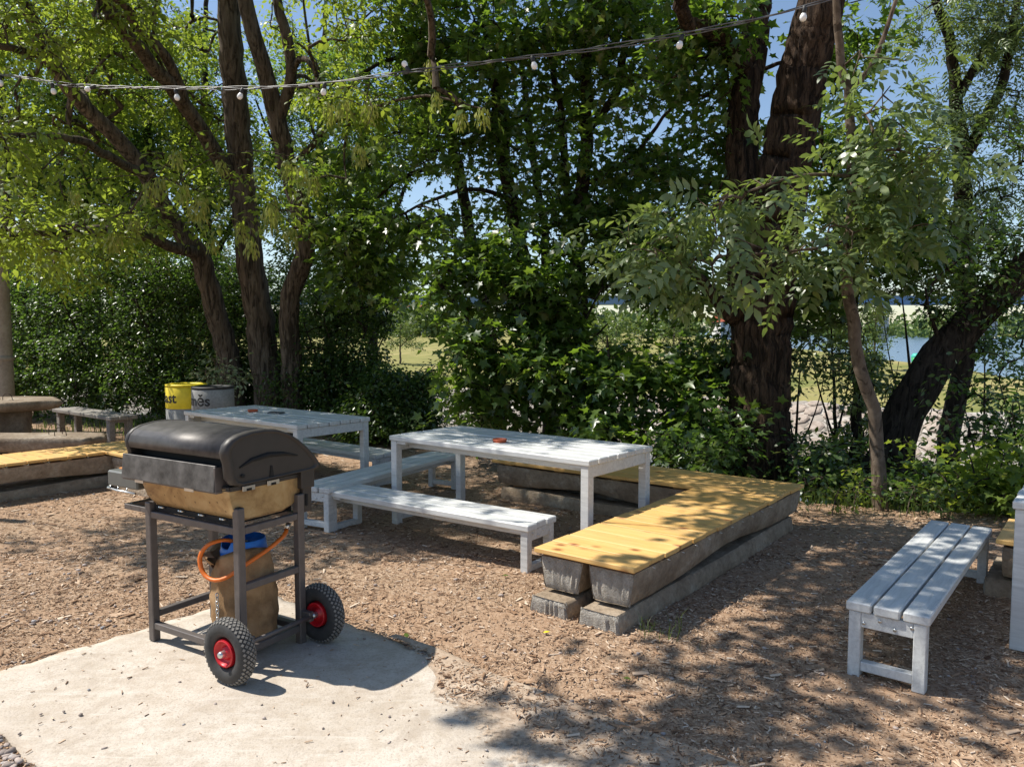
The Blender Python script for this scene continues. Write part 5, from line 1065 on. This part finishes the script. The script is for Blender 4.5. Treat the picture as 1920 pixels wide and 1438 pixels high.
for (x, y, h_p, lab) in ((-7.2, 7.1, 4.45, 'wooden post holding the far end of the string lights'), (4.4, 3.45, 4.6, 'wooden post holding the near end of the string lights')):
    po = empty('support_post', (x, y, -.2)); tag(po, lab, 'post', 'posts of the string lights'); MB().box((0, 0, h_p / 2 + .1), (.10, .10, h_p + .2), .008).build('shaft', M['oldwood'], po); MB().box((0, 0, h_p + .215), (.13, .13, .03), .006).build('cap', M['oldwood'], po)

# ------------------------------------------------------------------ grass, seedlings and fallen leaves
def blades(X, Y, hmin, hmax, w_, lean=.35, z=None):
    n = len(X); h = rng.uniform(hmin, hmax, n); th = rng.uniform(0, 6.28, n); d = np.stack([np.cos(th), np.sin(th), np.zeros(n)], 1); sd = np.stack([-np.sin(th), np.cos(th), np.zeros(n)], 1) * w_ * rng.uniform(.6, 1.2, (n, 1)); ln = rng.uniform(.1, 1, n) * lean
    O = np.stack([X, Y, (gz(X, Y) if z is None else z)], 1); up = np.array((0, 0, 1.))
    m1 = O + up * (h * .55)[:, None] + d * (h * ln * .35)[:, None]; t_ = O + up * (h * (1 - .35 * ln))[:, None] + d * (h * ln)[:, None]
    v = np.stack([O - sd, O + sd, m1 + sd * .8, m1 - sd * .8, t_], 1).reshape(-1, 3); i = np.arange(n)[:, None] * 5
    return v, np.concatenate([i + np.array((0, 1, 2)), i + np.array((0, 2, 3)), i + np.array((3, 2, 4))])
bx, by = [], []
for k in range(2600):
    t = rng.uniform(0, 1); i = rng.integers(2, 11); p = EDGE[i] + (EDGE[i + 1] - EDGE[i]) * t + rng.normal(0, .28, 2) + np.array((.1, .15)); bx.append(p[0]); by.append(p[1])
v1, f1 = blades(np.array(bx), np.array(by), .06, .26, .0035)
X = rng.normal(0.80, .07, 34); Y = rng.normal(4.02, .06, 34); v2, f2 = blades(X, Y, .04, .17, .0022, .9)
X = rng.uniform(-8, -4, 900); Y = rng.uniform(11.6, 13.8, 900); v3, f3 = blades(X, Y, .05, .22, .006)
tag(link('grass', np_mesh('grass', np.concatenate([v1, v2, v3]), [np.concatenate([f1, f2 + len(v1), f3 + len(v1) + len(v2)])], M['grass'])), 'thin grass along the terrace edge and at the sleeper end', 'grass', kind='stuff')
for i, (px, py, Y) in enumerate([(1420, 925, 7.0), (1470, 950, 6.75), (1560, 960, 6.8), (1700, 965, 6.75), (1600, 940, 7.0), (1780, 950, 6.6)]):
    c = P(px, py, Y); gb = float(gz(c[0], Y)); X = c[0]
    tree('seedling_plant', ['leafy seedling at the far corner of the pine seat', 'leafy seedling beside the thickest trunk on the brink', 'leafy seedling on the brink left of the sinuous ash', 'leafy seedling on the brink right of the sinuous ash', 'leafy seedling at the foot of the sinuous ash', 'leafy seedling near the far end of the lone bench'][i], 'plant', [[('w', X, Y, gb, .006), ('w', X + .02, Y, gb + .14, .004), ('w', X + .05, Y - .02, gb + .26, .002)]],
         [('w', X, Y, gb + .18, .2, .15, .13, 14)], 'oval', M['lf_hedge'] if i % 2 else M['lf_elder'], M['bark_l'], .06, 6, 'seedlings along the brink', spread=.09, sides=5, ridge=0, twig_r=.0015)
def leaf_obj(px, py, lab, mat, shape='oval', s=.06):
    x, y = on_z(px, py, .012); V0, F0 = LEAF[shape]; me = np_mesh('fallen_leaf', V0 * s, [F0], mat); o = link('fallen_leaf', me, None, (x, y, float(gz(x, y)) + .014), (R(8), R(-6), px)); tag(o, lab, 'leaf')
leaf_obj(1018, 1190, 'yellow fallen leaf on the chips in front of the sleeper ends', M['yellow'], s=.04); leaf_obj(1168, 1270, 'green fallen leaf on the chips amid open ground', M['grass'], s=.045); leaf_obj(942, 1082, 'green leaf beside the foot of the front bench', M['grass'], s=.045); leaf_obj(762, 1192, 'small green leaf on the edge of the concrete pad', M['grass'], s=.06)

# ------------------------------------------------------------------ across the stream: bushes, young trees, bridge, houses
for i, (x, y, h, wd, lab) in enumerate([(5.6, 42, 3.4, 2.6, 'bright green bushy tree on the far bank right of the dark maple'), (10.5, 50, 4.2, 3.0, 'round grey-green tree on the far lawn behind the maples'), (24.5, 52, 5.5, 2.2, 'young lawn tree with a thin stem beside the green bin'), (20.0, 47, 5.0, 1.8, 'yellow-green narrow tree on the far lawn'), (-9.0, 62, 4.0, 4.0, 'broad bush on the lawn behind the low hedge end'),
                                        (16.5, 36, 2.6, 1.6, 'light green bush above the stone bank'), (33, 58, 5.5, 2.6, 'lawn tree at the river shore by the right'), (2.5, 70, 6, 4, 'tree at the back of the far lawn')]):
    gb = float(gz(x, y))
    tree('lawn_tree', lab, 'tree', [[('w', x, y, gb, .09), ('w', x, y, gb + h * .45, .06), ('w', x + .1, y, gb + h * .9, .02)], [('w', x, y, gb + h * .35, .04), ('w', x - wd * .3, y, gb + h * .6, .02)], [('w', x, y, gb + h * .35, .04), ('w', x + wd * .3, y, gb + h * .65, .02)]],
         [('w', x, y, gb + h * .68, wd * .5, wd * .45, h * .33, 120), ('w', x + wd * .1, y, gb + h * .42, wd * .45, wd * .4, h * (.2 if i not in (2, 3) else .1), 60)], 'small', M['lf_far'], M['bark_l'], .16, 14, 'trees and bushes on the far lawn', spread=.45, ridge=0, sides=7)
gbn = empty('green_bin', (26.3, 50, float(gz(26.3, 50)))); tag(gbn, 'small green litter bin on the far lawn', 'bin'); MB().lathe([(0, .15), (.26, .15), (.30, .95), (0, .95)], 16).build('body', m_plain('green_plastic', (.02, .30, .08), .5), gbn); MB().lathe([(.31, .95), (.32, 1.05), (.2, 1.2), (0, 1.22)], 16).build('lid', m_plain('turquoise_plastic', (.05, .42, .35), .5), gbn); MB().tube([(0, 0, -.05), (0, 0, .2)], .05, 8).build('foot', M['greymetal'], gbn)
# far wood along the horizon
vs_, fs_, off = [], [], 0; X = []; 
for k in range(420):
    t = rng.uniform(-1, 1); Yb = rng.uniform(312, 560) if k % 3 else rng.uniform(245, 290); X = t * Yb * .8; h = rng.uniform(7, 15) if k % 3 else rng.uniform(6, 11); n = 60
    if k % 3 == 0 and shore(X, Yb) > -8: X = -abs(X) * 1.1
    if -0.02 < X / Yb < 0.0: continue
    d = unit(rng.normal(0, 1, (n, 3))) * rng.uniform(.3, 1, (n, 1)) ** .5 * np.array((h * .55, h * .4, h * .5)); O = np.array((X, Yb, float(gz(X, Yb)) + h * .5)) + d
    v, f = leaves('small', O, rng.normal(0, 1, (n, 3)), rng.normal(0, 1, (n, 3)), rng.uniform(1.8, 3.4, n)); vs_.append(v); fs_.append(f + off); off += len(v)
for k in range(150):
    t = rng.uniform(40, 420); q = SH0 + dsh * t + nsh * rng.uniform(172, 200); h = rng.uniform(7, 13); n = 60
    d = unit(rng.normal(0, 1, (n, 3))) * rng.uniform(.3, 1, (n, 1)) ** .5 * np.array((h * .55, h * .4, h * .5)); O = np.array((q[0], q[1], float(gz(q[0], q[1])) + h * .45)) + d
    v, f = leaves('small', O, rng.normal(0, 1, (n, 3)), rng.normal(0, 1, (n, 3)), rng.uniform(1.6, 3.0, n)); vs_.append(v); fs_.append(f + off); off += len(v)
tag(link('far_wood', np_mesh('far_wood', np.concatenate(vs_), [np.concatenate(fs_)], M['lf_far'])), 'distant belt of trees along the horizon', 'wood', kind='stuff')
# bridge
br = empty('bridge', (60, 300, -3)); tag(br, 'long blue girder bridge on pale piers across the river', 'bridge'); M['girder'] = m_plain('blue_bridge_paint', (.16, .25, .40), .5, var=.1, scale=.3); M['pier'] = m_plain('pale_pier_concrete', (.5, .48, .45), .8, var=.15, scale=.5)
MB().box((0, 0, 15.8), (420, 7, 3.2), .1).build('girder', M['girder'], br); MB().box((0, 0, 17.6), (420, 8.4, .4), .05).build('deck', M['pier'], br)
for sy in (-1, 1): MB().box((0, sy * 3.9, 18.7), (420, .1, .12), .02).build('railing', M['steel'], br)
for i in range(9): MB().box((-168 + i * 42, 0, 7), (2.4, 6, 14.4), .2).build('pier', M['pier'], br)
# houses over the river
def house(x, y, w_, d_, h, rh, wallc, roofc, lab):
    z = float(gz(x, y)) - .2; o = empty('house', (x, y, z), R(8)); tag(o, lab, 'house', 'houses beyond the bridge'); wm = m_plain('wall_plaster', wallc, .9, var=.08, scale=.4); rm = m_plain('roof_tile', roofc, .8, var=.2, scale=.6)
    MB().box((0, 0, h / 2), (w_, d_, h), .05).build('wall', wm, o)
    r_ = MB().prism([(-d_ / 2 - .4, h - .1), (d_ / 2 + .4, h - .1), (0, h + rh)], -w_ / 2 - .4, w_ / 2 + .4).build('roof', rm, o); MB().box((w_ * .2, .8, h + rh), (.8, .8, 1.6), .03).build('chimney', wm, r_)
    fr = MB().box((0, 0, 0), (1.3, .16, 1.8), .02).mesh('window', M['pier']); gl = MB().box((0, -.06, 0), (1.05, .1, 1.55), .01).mesh('pane', M['slate'])
    for fl in range(max(1, int(h // 3))):
        for c in range(int(w_ // 3)): q = link('window', fr, o, (-w_ / 2 + 1.7 + c * 3, -d_ / 2 - .06, 1.7 + fl * 3)); link('pane', gl, q, (0, -.03, 0))
house(66, 345, 10, 10, 17, 5, (.62, .58, .52), (.45, .07, .04), 'tall pale house with a red roof beyond the bridge, left of the thick trunk'); house(98, 352, 10, 10, 9, 4, (.66, .63, .58), (.40, .10, .05), 'wide white house with brown red roof seen behind the poplar'); house(-45, 350, 18, 12, 13, 5, (.66, .64, .60), (.35, .12, .07), 'white house beyond the bridge seen over the lawn')
print('done', round(time.time() - T0, 1), 'tree tris', NTRI[0])
